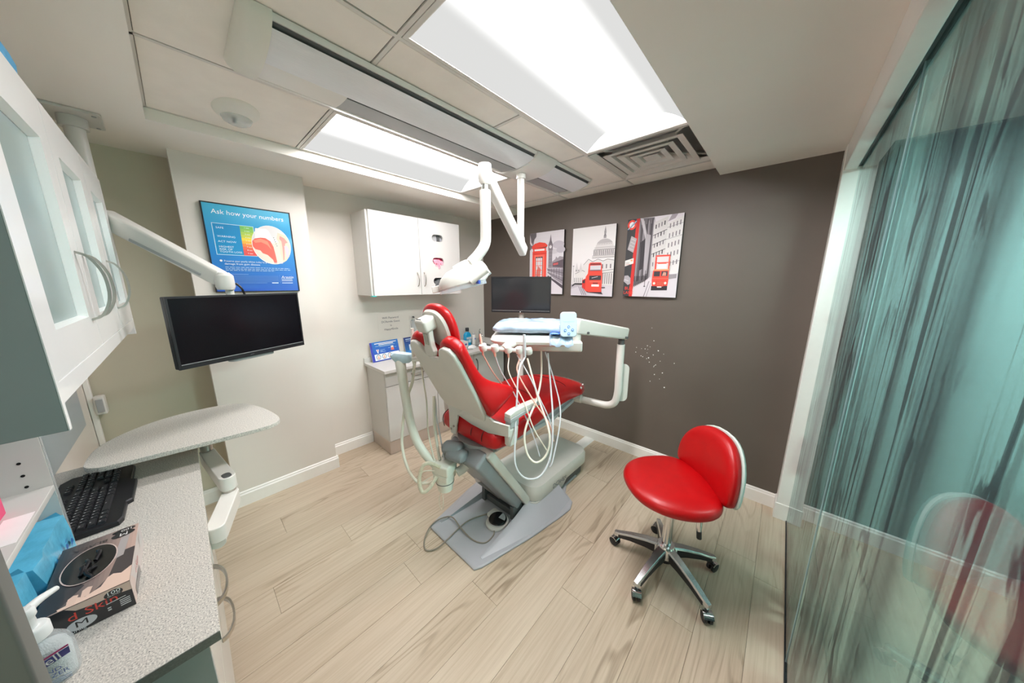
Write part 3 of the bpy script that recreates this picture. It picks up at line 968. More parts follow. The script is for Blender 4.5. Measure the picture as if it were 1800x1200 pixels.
# lower straps of the shell: one drops to the left hinge, one sweeps round to the right arm bracket
def strap(outline, th=0.014):
    m_ = MB()
    m_.loft([[Vector((x, y, z)) for x, y, z in outline], [Vector((x, y + th, z)) for x, y, z in outline]])
    return m_
mb = strap([(-1.44, 1.005, 0.835), (-1.10, 1.000, 0.845), (-1.335, 0.998, 0.775), (-1.345, 0.990, 0.70), (-1.345, 0.985, 0.655), (-1.385, 0.985, 0.645), (-1.408, 0.988, 0.675), (-1.418, 0.996, 0.76)])
obj('shell_strap', mb, M['lgrey'], shell, bevel=0.002)
mb = strap([(-1.345, 0.999, 0.775), (-1.25, 0.998, 0.845), (-1.10, 1.0, 0.85), (-1.06, 1.02, 0.815), (-1.01, 1.052, 0.80), (-0.985, 1.06, 0.80), (-0.985, 1.06, 0.735), (-1.01, 1.052, 0.735), (-1.10, 1.02, 0.735), (-1.22, 1.004, 0.752)])
obj('shell_strap', mb, M['lgrey'], shell, bevel=0.002)
for c in (Vector((-1.385, 0.985, 0.675)), Vector((-1.36, 0.986, 0.70))):
    mb = MB().cyl(c, c - Vector((0, 0.006, 0)), 0.007, 12)
    obj('bolt', mb, M['steel'], shell, smooth=True)
# arm brackets and folded armrests
for s in (1, -1):
    x = XC + s * 0.275
    mb = MB()
    mb.loft([[Vector((x + s * a, y, z)) for a, y, z in ((-0.022, 1.075, 0.665), (0.02, 1.075, 0.665), (0.02, 1.14, 0.665), (-0.022, 1.14, 0.665))],
             [Vector((x + s * a, y, z)) for a, y, z in ((-0.022, 1.068, 0.775), (0.024, 1.068, 0.775), (0.024, 1.148, 0.775), (-0.022, 1.148, 0.775))]])
    br = obj('arm_bracket', mb, M['lgrey'], chair, bevel=0.012)
    obj('arm_hinge', MB().loft([[Vector((x + a, y, z)) for a, y in ((-0.021, y0_), (0.0235, y0_), (0.0235, y1_), (-0.021, y1_))] for z, y0_, y1_ in ((0.772, 1.075, 1.145), (0.815, 1.085, 1.150), (0.845, 1.10, 1.19))]), M['mgrey'], br, bevel=0.006)
    mb = MB()
    prof = [(1.075, 0.832, 0.855), (1.12, 0.835, 0.866), (1.20, 0.842, 0.869), (1.28, 0.85, 0.866), (1.33, 0.856, 0.864)]
    mb.loft([[Vector((x - 0.02, y, a)), Vector((x + 0.024, y, a)), Vector((x + 0.024, y, b)), Vector((x - 0.02, y, b))] for y, a, b in prof])
    arm = obj('armrest', mb, M['lgrey'], chair, bevel=0.008)
    mb = MB()
    mb.loft([[Vector((x - 0.022, y, a - 0.022)), Vector((x + 0.026, y, a - 0.022)), Vector((x + 0.026, y, a)), Vector((x - 0.022, y, a))] for y, a, b in prof])
    obj('armrest_underside', mb, M['mgrey'], arm, bevel=0.004)

# headrest
HC = Vector((XC - 0.022, 0.875, 1.300)); HT = Matrix.Translation(HC) @ Matrix.Rotation(math.radians(-72), 4, 'X')
def hring(w, h, z):
    return [HT @ Vector((p[0], p[1] + 0.0, z)) for p in ell(w, h, 28, 0.8)]
mb = MB().loft([hring(0.098, 0.10, -0.012), hring(0.118, 0.125, -0.005), hring(0.128, 0.136, 0.012), hring(0.126, 0.134, 0.032), hring(0.105, 0.112, 0.05), hring(0.05, 0.055, 0.056)])
hr = obj('headrest_cushion', mb, M['red'], chair, subs=1)
mb = MB().loft([hring(0.085, 0.088, -0.026), hring(0.102, 0.106, -0.022), hring(0.108, 0.113, -0.008)])
obj('headrest_back', mb, M['lgrey'], hr, smooth=True)
# bracket: knuckle block and sliding stem
mb = MB()
def R3(c, a, s):
    T = Matrix.Translation(c) @ Matrix.Rotation(a, 4, 'X')
    return mb.box(-s[0] / 2, s[0] / 2, -s[1] / 2, s[1] / 2, -s[2] / 2, s[2] / 2, T)
R3((XC - 0.02, 0.805, 1.335), math.radians(20), (0.085, 0.085, 0.07))
kb = obj('headrest_knuckle', mb, M['lgrey'], chair, bevel=0.016, seg=3)
mb = MB()
a, b = Vector((XC - 0.02, 0.805, 1.32)), Vector((XC, 0.815, 1.175))
sx = Vector((1, 0, 0)); d = (b - a).normalized(); up = sx.cross(d)
mb.loft([[p + sx * sw * w / 2 + up * sh * 0.014 for sw, sh in ((-1, -1), (1, -1), (1, 1), (-1, 1))] for p, w in ((a, 0.07), (a.lerp(b, .35), 0.06), (a.lerp(b, .6), 0.062), (a.lerp(b, .8), 0.085), (b, 0.06))])
st = obj('headrest_stem', mb, M['lgrey'], chair, bevel=0.006)
mb = MB()
c = a.lerp(b, 0.42) - up * (-0.0145)
mb.loft([[p + sx * sw * 0.016 + up * sh for sw, sh in ((-1, 0), (1, 0), (1, 0.002), (-1, 0.002))] for p in (a.lerp(b, 0.22) + up * 0.0142, a.lerp(b, 0.6) + up * 0.0142)])
mb.loft([[p + sx * sw * 0.016 + up * sh for sw, sh in ((-1, -0.002), (1, -0.002), (1, 0), (-1, 0))] for p in (a.lerp(b, 0.22) - up * 0.0142, a.lerp(b, 0.6) - up * 0.0142)])
obj('stem_slot', mb, M['steel'], st)
pr = Print(frame((XC - 0.052, 0.762, 1.358), (1, 0, 0), (0, -0.2, 1)), 0.0005)
pr.rect(0.012, 0, 0.055, 0.005, (90, 90, 88))
obj('maker_mark', pr, M['print'], kb)

# foot control disc lying in the foot well
fc = thing('foot_control', 'round black and silver foot switch in the chair base well', 'foot pedal', (-1.19, 1.17, 0.017))
mb = MB().prism(rrect(0.13, 0.15, 0.06, 6), 0.017, 0.032, T=Matrix.Translation((-1.185, 1.17, 0))); mb.prism(rrect(0.06, 0.08, 0.015), 0.017, 0.036, T=Matrix.Translation((-1.25, 1.20, 0)))
obj('base', mb, M['lgrey'], fc, bevel=0.004)
mb = MB().lathe([(0.058, 0.032), (0.058, 0.045), (0.054, 0.05), (0.01, 0.052)], (-1.185, 1.175, 0), 32)
dsk = obj('disc', mb, M['blackgloss'], fc, smooth=True)
obj('rim', MB().lathe([(0.0585, 0.032), (0.0600, 0.036), (0.0585, 0.044)], (-1.185, 1.175, 0), 32, cap=False), M['chrome'], fc, smooth=True)
mb = MB()
mb.prism([(-1.185 + r * math.cos(a), 1.175 + r * math.sin(a)) for r, a in [(0.004, 0.7)] + [(0.05, 0.2 + k * 0.18) for k in range(9)]], 0.0525, 0.0532)
obj('pad', mb, M['mgrey'], dsk)
mb = MB().tube([(-1.27, 1.20, 0.025), (-1.33, 1.06, 0.022), (-1.325, 0.95, 0.022), (-1.315, 0.88, 0.02), (-1.32, 0.80, 0.009), (-1.36, 0.755, 0.006), (-1.43, 0.79, 0.008), (-1.478, 0.868, 0.02), (-1.47, 0.94, 0.03),
               (-1.42, 0.99, 0.035), (-1.31, 0.975, 0.032), (-1.20, 0.975, 0.022), (-1.13, 1.01, 0.021), (-1.13, 1.08, 0.022), (-1.16, 1.12, 0.026)], 0.0042, 8)
obj('cable', mb, M['cable'], fc, smooth=True)

# white cable cover on the floor between the chair and the dark wall
mb = MB().loft([[Vector((x, y, z)) for x, z in ((-1.33, 0.001), (-1.22, 0.001), (-1.235, 0.014), (-1.315, 0.014))] for y in (2.11, 2.565)])
tag(obj('cable_cover', mb, M['trim'], bevel=0.002), 'flat white cable cover on the floor between chair base and dark wall', 'cable cover')

# ================================================================== DELIVERY UNIT over the chair
du = thing('delivery_unit', 'white dental instrument tray unit on a curved arm beside the chair', 'dental unit', (-0.83, 2.1, 0.57))
mb = MB().tube([(-1.27, 2.10, 0.590), (-1.12, 2.10, 0.598), (-1.0, 2.10, 0.603), (-0.91, 2.10, 0.612), (-0.855, 2.10, 0.650), (-0.836, 2.10, 0.73), (-0.836, 2.10, 0.85), (-0.838, 2.10, 1.10)], 0.027, 16)
obj('curved_post', mb, M['white'], du, smooth=True)
mb = MB().cyl((-1.31, 2.08, 0.595), (-1.13, 2.10, 0.60), 0.034, 16); mb.box(-1.33, -1.25, 1.96, 2.10, 0.575, 0.605)
obj('mount_socket', mb, M['lgrey'], du, bevel=0.004)
mb = MB().prism(rrect(0.085, 0.29, 0.035, 5), -0.008, 0.008, T=frame((-0.825, 2.145, 0.80), (0.8, 0.6, 0), (0, 0, 1)))
obj('hanger_panel', mb, M['white'], du, bevel=0.004)
mb = MB().cyl((-0.838, 2.10, 1.10), (-0.838, 2.10, 1.135), 0.022, 14)
obj('post_pin', mb, M['dgrey'], du, smooth=True)
# sloping link
def beam(mb, a, b, w, h0, h1, up=Vector((0, 0, 1))):
    a, b = Vector(a), Vector(b); d = (b - a).normalized(); s = d.cross(up).normalized(); u = s.cross(d)
    return mb.loft([[p + s * sw * w / 2 + u * sh * h / 2 for sw, sh in ((-1, -1), (1, -1), (1, 1), (-1, 1))] for p, h in ((a, h0), (b, h1))])
mb = MB(); beam(mb, (-0.985, 1.70, 1.262), (-0.825, 2.14, 1.175), 0.06, 0.105, 0.085)
lk = obj('link_arm', mb, M['lgrey'], du, bevel=0.012)
for p in ((-0.955, 1.775, 1.215), (-0.825, 2.105, 1.155)):
    obj('pivot_screw', MB().cyl((p[0] + 0.02, p[1] - 0.008, p[2]), (p[0] + 0.034, p[1] - 0.014, p[2]), 0.008, 10), M['dgrey'], lk, smooth=True)
mb = MB().cyl((-0.985, 1.715, 1.10), (-0.985, 1.715, 1.225), 0.030, 18)
obj('swivel_post', mb, M['white'], du, smooth=True)
RX, FX = Vector((0.80, 0.60, 0)), Vector((0.60, -0.80, 0))     # unit's own right and front
def D(r, f, z):
    return Vector((-1.16, 1.56, 0)) + RX * r + FX * f + Vector((0, 0, z))
def dbox(mb, r0, r1, f0, f1, z0, z1):
    vs = [D(r, f, z) for z in (z0, z1) for f in (f0, f1) for r in (r0, r1)]
    return mb.add(vs, [(0, 2, 3, 1), (4, 5, 7, 6), (0, 1, 5, 4), (2, 6, 7, 3), (0, 4, 6, 2), (1, 3, 7, 5)])
mb = dbox(MB(), -0.10, 0.27, -0.045, 0.035, 1.095, 1.165)
obj('crossbar', mb, M['white'], du, bevel=0.014, seg=3)
# tray head: wedge with rounded plan
def tring(w, l, z, r, dx=0.0, df=0.0):
    return [D(p[0] - 0.07 + dx, p[1] + 0.05 + df, z) for p in rrect(w + 0.05, l, r, 5)]
mb = MB().loft([tring(0.36, 0.30, 1.165, 0.06), tring(0.42, 0.36, 1.18, 0.09), tring(0.43, 0.37, 1.195, 0.09), tring(0.41, 0.35, 1.215, 0.08), tring(0.37, 0.31, 1.228, 0.07)])
tr_ = obj('tray_head', mb, M['white'], du, smooth=True)
# soft clear sleeves pulled over the tray and folded bag on top
def bag_ring(w, l, z, k, seed, dx=0.0, df=0.0):
    r_ = random.Random(seed)
    return [D(p[0] * (1 + r_.uniform(-k, k)) - 0.06 + dx, p[1] * (1 + r_.uniform(-k, k)) + 0.04 + df, z + r_.uniform(-0.006, 0.006)) for p in rrect(w, l, 0.06, 6)]
mb = MB().loft([bag_ring(0.40, 0.28, 1.238, 0.02, 1), bag_ring(0.46, 0.33, 1.25, 0.03, 2), bag_ring(0.47, 0.34, 1.268, 0.03, 3), bag_ring(0.42, 0.30, 1.292, 0.04, 4), bag_ring(0.30, 0.20, 1.306, 0.05, 5)])
bb = obj('barrier_bag', mb, M['bag'], du, subs=2)
_tx = bpy.data.textures.new('crumple', 'CLOUDS'); _tx.noise_scale = 0.045; _tx.noise_depth = 2
_dm = bb.modifiers.new('crumple', 'DISPLACE'); _dm.texture = _tx; _dm.strength = 0.022; _dm.texture_coords = 'LOCAL'
mb = MB()
N = 10
vs, fs = [], []
rr = random.Random(9)
for i in range(N + 1):
    for j in range(7):
        a = i / N; b = j / 6
        r = 0.05 + 0.135 * a; f_ = 0.26 - 0.28 * b * (0.7 + 0.3 * a)
        z = 1.236 - 0.055 * max(0, 1 - b * 3.2) + 0.008 * math.sin(a * 14 + b * 3) + rr.uniform(-0.002, 0.002)
        vs.append(D(r, f_, z))
for i in range(N):
    for j in range(6):
        q = i * 7 + j; fs.append((q, q + 1, q + 8, q + 7))
mb.add(vs, fs)
sl = obj('barrier_sleeve', mb, M['bag'], du, smooth=True)
so = sl.modifiers.new('thick', 'SOLIDIFY'); so.thickness = 0.0015
pr = Print(frame(D(0.05, 0.235, 1.2455), RX, -FX + Vector((0, 0, 0.12))), 0.0006)
pr.shape([(0, 0), (0.055, 0.0), (0.065, 0.055), (0.012, 0.06)], (70, 118, 200))
pr.line(0.012, 0.018, 0.05, 0.02, 0.004, (210, 226, 244)); pr.line(0.016, 0.034, 0.052, 0.036, 0.004, (210, 226, 244))
obj('bag_print', pr, M['print'], sl)
# control pad in a clear sleeve
T = frame((-0.905, 1.483, 1.302), (0.74, 0.67, 0.0), (-0.16, 0.14, 0.98))
mb = MB().prism(rrect(0.094, 0.145, 0.018, 4), -0.025, 0.0, T=T)
pad = obj('control_pad', mb, M['padblue'], du, bevel=0.005)
pr = Print(T, 0.0006)
pr.rect(-0.034, 0.015, 0.034, 0.062, (178, 222, 236))
for cx_, cy_ in ((0, -0.015), (-0.02, -0.035), (0.022, -0.032), (0.0, -0.054)):
    pr.oval(cx_, cy_, 0.0075, 0.0075, (40, 110, 200), 14); pr.oval(cx_, cy_, 0.0042, 0.0042, (190, 218, 244), 10)
obj('pad_buttons', pr, M['print'], pad)
mb = MB().tube([Vector((-0.915, 1.505, 1.235)), Vector((-0.92, 1.52, 1.19)), Vector((-0.95, 1.53, 1.165)), Vector((-0.99, 1.53, 1.165)), Vector((-1.03, 1.55, 1.185))], 0.005, 8)
obj('pad_cable', mb, M['hose'], du, smooth=True)
# instrument holder
hold = [(-1.235, 1.125, 1.172), (-1.178, 1.195, 1.162), (-1.125, 1.268, 1.150), (-1.085, 1.328, 1.140)]
mb = MB().tube([Vector(p) for p in hold], 0.012, 10)
mb.tube([(-1.165, 1.21, 1.165), (-1.16, 1.28, 1.185), (-1.165, 1.40, 1.19)], [0.02, 0.026, 0.03], 12)
hb = obj('holder_bar', mb, M['white'], du, smooth=True)
cups = [(-1.238, 1.120, 1.175), (-1.195, 1.172, 1.168), (-1.150, 1.232, 1.158), (-1.112, 1.288, 1.150), (-1.080, 1.335, 1.142)]
for c in cups:
    T = Matrix.Translation(c) @ Matrix.Rotation(math.radians(18), 4, 'X')
    mb = MB().lathe([(0.012, -0.022), (0.021, -0.018), (0.025, 0.0), (0.021, 0.018), (0.013, 0.022)], (0, 0, 0), 16, T=T)
    obj('holder_cup', mb, M['white'], hb, smooth=True)
# handpieces standing in the cups
hp = [((-1.255, 1.112, 1.25), (-1.235, 1.118, 1.13), M['hosep'], 0.007), ((-1.20, 1.165, 1.19), (-1.19, 1.17, 1.12), M['hosep'], 0.008), ((-1.15, 1.232, 1.18), (-1.145, 1.235, 1.11), M['hosep'], 0.007),
      ((-1.115, 1.285, 1.17), (-1.108, 1.288, 1.10), M['hosep'], 0.008), ((-1.085, 1.30, 1.245), (-1.078, 1.30, 1.11), M['hoseg'], 0.009)]
for a, b, m_, r in hp:
    a, b = Vector(a), Vector(b)
    mb = MB().tube([a, a.lerp(b, 0.2), a.lerp(b, 0.6), b], [r * 0.8, r, r * 1.1, r * 0.8], 10)
    obj('handpiece', mb, m_, du, smooth=True)
hoses = [
    ([(-1.235, 1.118, 1.13), (-1.212, 1.165, 1.03), (-1.19, 1.215, 0.95), (-1.16, 1.26, 0.885)], 0.0034, 'hosep'),
    ([(-1.19, 1.17, 1.12), (-1.17, 1.195, 1.03), (-1.11, 1.24, 0.90), (-0.995, 1.235, 0.755), (-0.935, 1.23, 0.655), (-0.90, 1.225, 0.585)], 0.0036, 'hoseg'),
    ([(-1.145, 1.235, 1.11), (-1.11, 1.20, 1.03), (-1.00, 1.20, 0.89), (-0.93, 1.205, 0.75), (-0.86, 1.245, 0.62)], 0.0036, 'hose'),
    ([(-1.108, 1.288, 1.10), (-1.08, 1.24, 1.03), (-0.97, 1.26, 0.875), (-0.885, 1.285, 0.765), (-0.85, 1.285, 0.67)], 0.0044, 'hosep'),
    ([(-1.078, 1.30, 1.11), (-1.06, 1.225, 1.045), (-1.02, 1.165, 0.90), (-0.965, 1.09, 0.72), (-0.93, 1.055, 0.60), (-0.885, 1.085, 0.53), (-0.84, 1.155, 0.53), (-0.835, 1.235, 0.615), (-0.87, 1.30, 0.775), (-0.955, 1.395, 0.925), (-1.04, 1.475, 1.11)], 0.0052, 'hoseg'),
    ([(-1.09, 1.475, 1.12), (-1.045, 1.42, 0.975), (-0.985, 1.30, 0.88), (-0.965, 1.205, 0.80), (-0.955, 1.155, 0.715), (-0.92, 1.145, 0.62), (-0.875, 1.17, 0.585), (-0.845, 1.22, 0.635), (-0.86, 1.25, 0.745), (-0.985, 1.305, 0.90), (-1.08, 1.325, 1.10)], 0.006, 'hose'),
    ([(-1.12, 1.28, 1.12), (-1.04, 1.30, 1.0), (-0.97, 1.31, 0.88), (-0.90, 1.32, 0.75), (-0.86, 1.28, 0.62), (-0.83, 1.22, 0.56), (-0.82, 1.24, 0.60), (-0.86, 1.36, 0.80), (-0.96, 1.44, 0.95), (-1.07, 1.49, 1.11)], 0.0040, 'hoseg'),
]
for pts, r, k in hoses:
    obj('hose', MB().tube(pts, r, 8), M[k], du, smooth=True)

# ================================================================== ASSISTANT ARM on the left of the chair
aa = thing('suction_arm', 'ivory suction hose arm with a blue wrapped holder left of the chair', 'suction arm', (-1.33, 0.90, 0.40))
mb = MB().tube([(-1.626, 0.815, 1.085), (-1.605, 0.81, 1.02), (-1.578, 0.807, 0.902), (-1.545, 0.804, 0.78), (-1.515, 0.808, 0.68), (-1.47, 0.822, 0.59), (-1.397, 0.852, 0.51), (-1.33, 0.895, 0.475)], [0.03, 0.026, 0.024, 0.024, 0.024], 14)
obj('bent_post', mb, M['ivory'], aa, smooth=True)
T = Matrix.Translation((-1.325, 0.885, 0.475)) @ Matrix.Rotation(0.35, 4, 'Z')
mb = MB().box(-0.055, 0.055, -0.05, 0.05, -0.01, 0.05, T); mb.box(-0.05, 0.05, -0.05, 0.045, -0.05, -0.005, T)
obj('valve_box', mb, M['ivory'], aa, bevel=0.01, seg=3)
mb = MB().lathe([(0.03, -0.125), (0.042, -0.12), (0.044, -0.09), (0.05, -0.085), (0.052, -0.05), (0.05, -0.045)], (0, 0, 0), 24, T=T)
can = obj('filter_canister', mb, M['ivory'], aa, smooth=True)
mb = MB().lathe([(0.0528, -0.068), (0.0528, -0.064)], (0, 0, 0), 24, T=T)
obj('canister_seam', mb, M['dgrey'], can, smooth=True)
mb = MB().tube([(-1.315, 0.85, 0.36), (-1.33, 0.845, 0.32), (-1.325, 0.84, 0.27), (-1.305, 0.845, 0.25), (-1.30, 0.85, 0.30), (-1.308, 0.852, 0.355)], 0.0022, 6)
obj('pull_cord', mb, M['hose'], can, smooth=True)
mb = MB().tube([(-1.27, 0.93, 0.46), (-1.26, 0.98, 0.48), (-1.27, 1.03, 0.53)], [0.025, 0.028, 0.03], 12)
obj('arm_joint', mb, M['lgrey'], aa, smooth=True)
T = Matrix.Translation((-1.615, 0.825, 1.11)) @ Matrix.Rotation(0.75, 4, 'Z') @ Matrix.Rotation(0.12, 4, 'Y')
mb = MB().loft([[T @ Vector((p[0], p[1], z)) for p in rrect(w, l, 0.025, 5)] for w, l, z in ((0.09, 0.05, -0.03), (0.125, 0.06, -0.012), (0.135, 0.066, 0.006), (0.11, 0.055, 0.022))])
obj('wrapped_holder', mb, M['padblue'], aa, smooth=True)
mb = MB().tube([D_ for D_ in (Vector((-1.56, 0.86, 1.10)), Vector((-1.50, 0.90, 1.105)))], 0.017, 12, smooth=False)
obj('holder_rod', mb, M['white'], aa, smooth=True)
for c, r, h0, h1 in (((-1.555, 0.865), 0.012, 1.06, 1.28), ((-1.52, 0.89), 0.008, 1.05, 1.22)):
    mb = MB().lathe([(r * 0.7, h0), (r, h0 + 0.02), (r, h1 - 0.06), (r * 0.7, h1 - 0.03), (r * 0.75, h1)], (c[0], c[1], 0), 14)
    obj('suction_handle', mb, M['ivory'], aa, smooth=True)
for pts, r, k in (
    ([(-1.555, 0.865, 1.06), (-1.57, 0.85, 0.95), (-1.572, 0.81, 0.86), (-1.56, 0.77, 0.72), (-1.535, 0.745, 0.60), (-1.47, 0.735, 0.50), (-1.41, 0.755, 0.43), (-1.36, 0.80, 0.42), (-1.335, 0.845, 0.44)], 0.0085, 'hose'),
    ([(-1.52, 0.89, 1.05), (-1.515, 0.895, 0.95), (-1.50, 0.898, 0.84), (-1.454, 0.871, 0.669), (-1.38, 0.855, 0.525)], 0.0045, 'hose'),
    ([(-1.50, 0.95, 0.86), (-1.47, 0.925, 0.75), (-1.43, 0.905, 0.64), (-1.365, 0.88, 0.525)], 0.009, 'hose'),
    ([(-1.495, 0.955, 0.845), (-1.455, 0.935, 0.73), (-1.415, 0.925, 0.64), (-1.345, 0.90, 0.52)], 0.0045, 'hoseg'),
    ([(-1.31, 0.85, 0.515), (-1.335, 0.80, 0.555), (-1.355, 0.765, 0.545), (-1.36, 0.742, 0.47), (-1.335, 0.742, 0.41), (-1.32, 0.775, 0.42), (-1.325, 0.83, 0.46)], 0.0105, 'cable2'),
    ([(-1.33, 0.84, 0.49), (-1.37, 0.78, 0.50), (-1.385, 0.75, 0.46), (-1.37, 0.755, 0.44), (-1.335, 0.80, 0.47)], 0.003, 'hose')):
    obj('hose', MB().tube(pts, r, 8), M[k], aa, smooth=True)

# ================================================================== PATIENT MONITOR behind the tray
def monitor(name, label, cen, left, right, z0, z1, screen, chin=0.018, bez=0.008, th=0.03, parent_label=None, glow=False):
    l, r = Vector(left), Vector(right)
    w = (r - l).length
    rz = math.atan2(r.y - l.y, r.x - l.x)
    c = (l + r) / 2
    t_ = thing(name, label, 'monitor', (c.x, c.y, z0), rz)
    h = z1 - z0
    b = MB().box(-w / 2, w / 2, 0.004, th, 0, h)
    body = obj('case', b, M['black'], t_, bevel=0.005, world_coords=False)
    fr2 = MB()
    fr2.box(-w / 2, -w / 2 + bez, -0.002, 0.004, 0, h); fr2.box(w / 2 - bez, w / 2, -0.002, 0.004, 0, h)
    fr2.box(-w / 2 + bez, w / 2 - bez, -0.002, 0.004, h - bez, h); fr2.box(-w / 2 + bez, w / 2 - bez, -0.003, 0.004, 0, chin)
    obj('bezel', fr2, M['black'], t_, world_coords=False)
    obj('screen', MB().box(-w / 2 + bez, w / 2 - bez, 0.001, 0.0042, chin, h - bez), screen, t_, world_coords=False)
    obj('chin_line', MB().box(-w / 2 + bez, w / 2 - bez, -0.0036, -0.003, chin - 0.003, chin - 0.001), M['mgrey'], t_, world_coords=False)
    return t_, w, h
m2, w, h = monitor('computer_monitor', 'flat black patient monitor in front of the phone box picture', None, (-1.88, 1.805, 0), (-1.445, 2.07, 0), 1.285, 1.585, M['screen2'])
obj('power_button', MB().cyl((0.0, -0.0035, 0.006), (0.0, -0.0050, 0.006), 0.004, 10), M['paper'], m2, world_coords=False)
obj('stand_bracket', MB().box(-0.05, 0.05, 0.03, 0.05, 0.08, 0.20), M['dgrey'], m2, bevel=0.004, world_coords=False)
obj('stand_post', MB().cyl((0.0, 0.055, -0.62), (0.0, 0.055, 0.16), 0.022, 16), M['white'], m2, smooth=True, world_coords=False)
mb = MB().cyl((-1.69, 1.985, 0.67), (-1.36, 1.80, 0.655), 0.02, 12)
obj('stand_arm', mb, M['white'], m2, smooth=True)

# ================================================================== TRACK LIGHT
TXC = -1.395
tk = thing('lamp_track', 'long silver ceiling track with white rounded ends for the dental lamp', 'light track', (TXC, 1.25, ZC - 0.002))
Y0, Y1 = 0.295, 2.215
def tarc(a0, a1, n=10, rx=0.188, rz=0.062, off=0.0):
    return [(TXC + (rx + off) * math.cos(a), ZC - 0.002 - (rz + off) * math.sin(a)) for a in [math.radians(a0 + (a1 - a0) * k / n) for k in range(n + 1)]]
def tband(a0, a1, th=0.004, off=0.0, n=10):
    return tarc(a0, a1, n, off=off) + list(reversed(tarc(a0, a1, n, off=off - th)))
def tloft(ya, yb, sec):
    return MB().loft([[Vector((x, y, z)) for x, z in sec] for y in (ya, yb)])
YA, YB = 1.55, 1.755          # the lamp's carriage sits between these
for ya, yb in ((Y0, YA), (YB, Y1)):
    obj('side_rail', tloft(ya, yb, tband(2, 17, 0.012)), M['white'], tk, smooth=True)
    obj('side_gap', tloft(ya, yb, tband(16, 30, 0.004, -0.010)), M['dgrey'], tk, smooth=True)
    obj('cover_panel', tloft(ya, yb, tband(29, 82, 0.004, 0.001)), M['alu'], tk, smooth=True)
    obj('lower_lip', tloft(ya, yb, tband(124, 178, 0.012, 0.002)), M['white'], tk, smooth=True)
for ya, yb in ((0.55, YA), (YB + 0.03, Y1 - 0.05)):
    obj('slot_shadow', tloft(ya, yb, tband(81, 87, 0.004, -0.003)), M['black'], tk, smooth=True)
    obj('slot_floor', tloft(ya, yb, tband(86, 125, 0.004, -0.002)), M['mgrey'], tk, smooth=True)
obj('slot_infill', tloft(Y0, 0.55, tband(81, 125, 0.004, 0.0005)), M['white'], tk, smooth=True)
full = tarc(0, 180, 18, off=0.006)
def capring(y, k, kz):
    return [Vector((TXC + (x - TXC) * k, y, ZC - 0.001 + (z - ZC + 0.001) * kz)) for x, z in full]
mb = MB().loft([capring(Y0 - 0.075, 0.86, 0.35), capring(Y0 - 0.068, 0.93, 0.7), capring(Y0 - 0.05, 0.98, 0.95), capring(Y0, 1, 1)])
obj('end_cap', mb, M['ivory'], tk, smooth=True)
mb = MB().loft([capring(Y1, 1.0, 1.0), capring(Y1 + 0.014, 0.985, 0.95)])
obj('end_cap', mb, M['ivory'], tk, smooth=True)

PX, PY = -1.395, 1.622
lamp = thing('dental_lamp', 'white dental operating lamp on a folded arm hanging from the ceiling track', 'lamp', (PX, PY, 2.22))
mb = MB().loft([[Vector((x, y, z)) for x, z in tarc(2, 178, 18, off=0.008)] for y in (YA + 0.001, YB - 0.001)])
car = obj('carriage_cover', mb, M['white'], lamp, smooth=True)
mb = MB().cyl((PX, PY, 2.205), (PX, PY, 2.262), 0.031, 20); mb.cyl((PX, PY, 1.83), (PX, PY, 2.21), 0.0235, 20)
obj('drop_pole', mb, M['white'], lamp, smooth=True)
mb = MB(); beam(mb, (-1.40, 1.665, 1.745), (-1.245, 1.15, 2.11), 0.052, 0.078, 0.070)
obj('spring_arm', mb, M['white'], lamp, bevel=0.014, seg=3)
mb = MB().cyl((PX, PY, 1.84), (PX, PY, 1.775), 0.028, 18, 0.033)
obj('lower_joint', mb, M['white'], lamp, smooth=True)
ex, ey = -1.229, 1.144
mb = MB().lathe([(0.012, 0.047), (0.032, 0.04), (0.037, 0.0), (0.035, -0.042), (0.023, -0.058)], (ex, ey, 2.091), 18)
obj('upper_joint', mb, M['white'], lamp, smooth=True)
mb = MB().cyl((ex, ey, 1.957), (ex, ey, 2.064), 0.02, 18)
obj('joint_pin', mb, M['steel'], lamp, smooth=True)
mb = MB().tube([(ex, ey, 2.005), (ex, ey, 1.904), (ex, ey, 1.797), (ex - 0.004, ey - 0.004, 1.738), (ex - 0.027, ey - 0.03, 1.684), (ex - 0.056, ey - 0.059, 1.642)], 0.0285, 18)
obj('drop_tube', mb, M['white'], lamp, smooth=True)
# yoke and lamp head
mb = MB().tube([(ex - 0.11, ey - 0.135, 1.605), (ex - 0.075, ey - 0.08, 1.632), (ex - 0.035, ey - 0.03, 1.632), (ex + 0.0, ey - 0.01, 1.60), (ex + 0.0, ey - 0.02, 1.565), (ex - 0.02, ey - 0.045, 1.545)], [0.016, 0.024, 0.028, 0.020, 0.018, 0.015], 12)
obj('yoke', mb, M['white'], lamp, smooth=True)
HDIR = Vector((0.74, 0.67, 0)); HC2 = Vector((ex - 0.085, ey - 0.105, 1.552))
HT2 = frame(HC2, HDIR, (-0.67, 0.74, 0))
HT2 = HT2 @ Matrix.Rotation(math.radians(-14), 4, 'Y')
def lring(w, l, z, dx=0.0, p=0.75):
    return [HT2 @ Vector((q[0] + dx, q[1], z)) for q in ell(w, l, 24, p)]
mb = MB().loft([lring(0.112, 0.078, -0.036), lring(0.125, 0.088, -0.026), lring(0.126, 0.089, -0.004), lring(0.112, 0.080, 0.026, 0.006), lring(0.085, 0.060, 0.052, 0.014), lring(0.045, 0.03, 0.066, 0.020)])
lh = obj('lamp_head', mb, M['white'], lamp, smooth=True)
mb = MB().loft([lring(0.128, 0.090, -0.052), lring(0.129, 0.091, -0.034)])
obj('front_shield', mb, M['film'], lh, smooth=True)
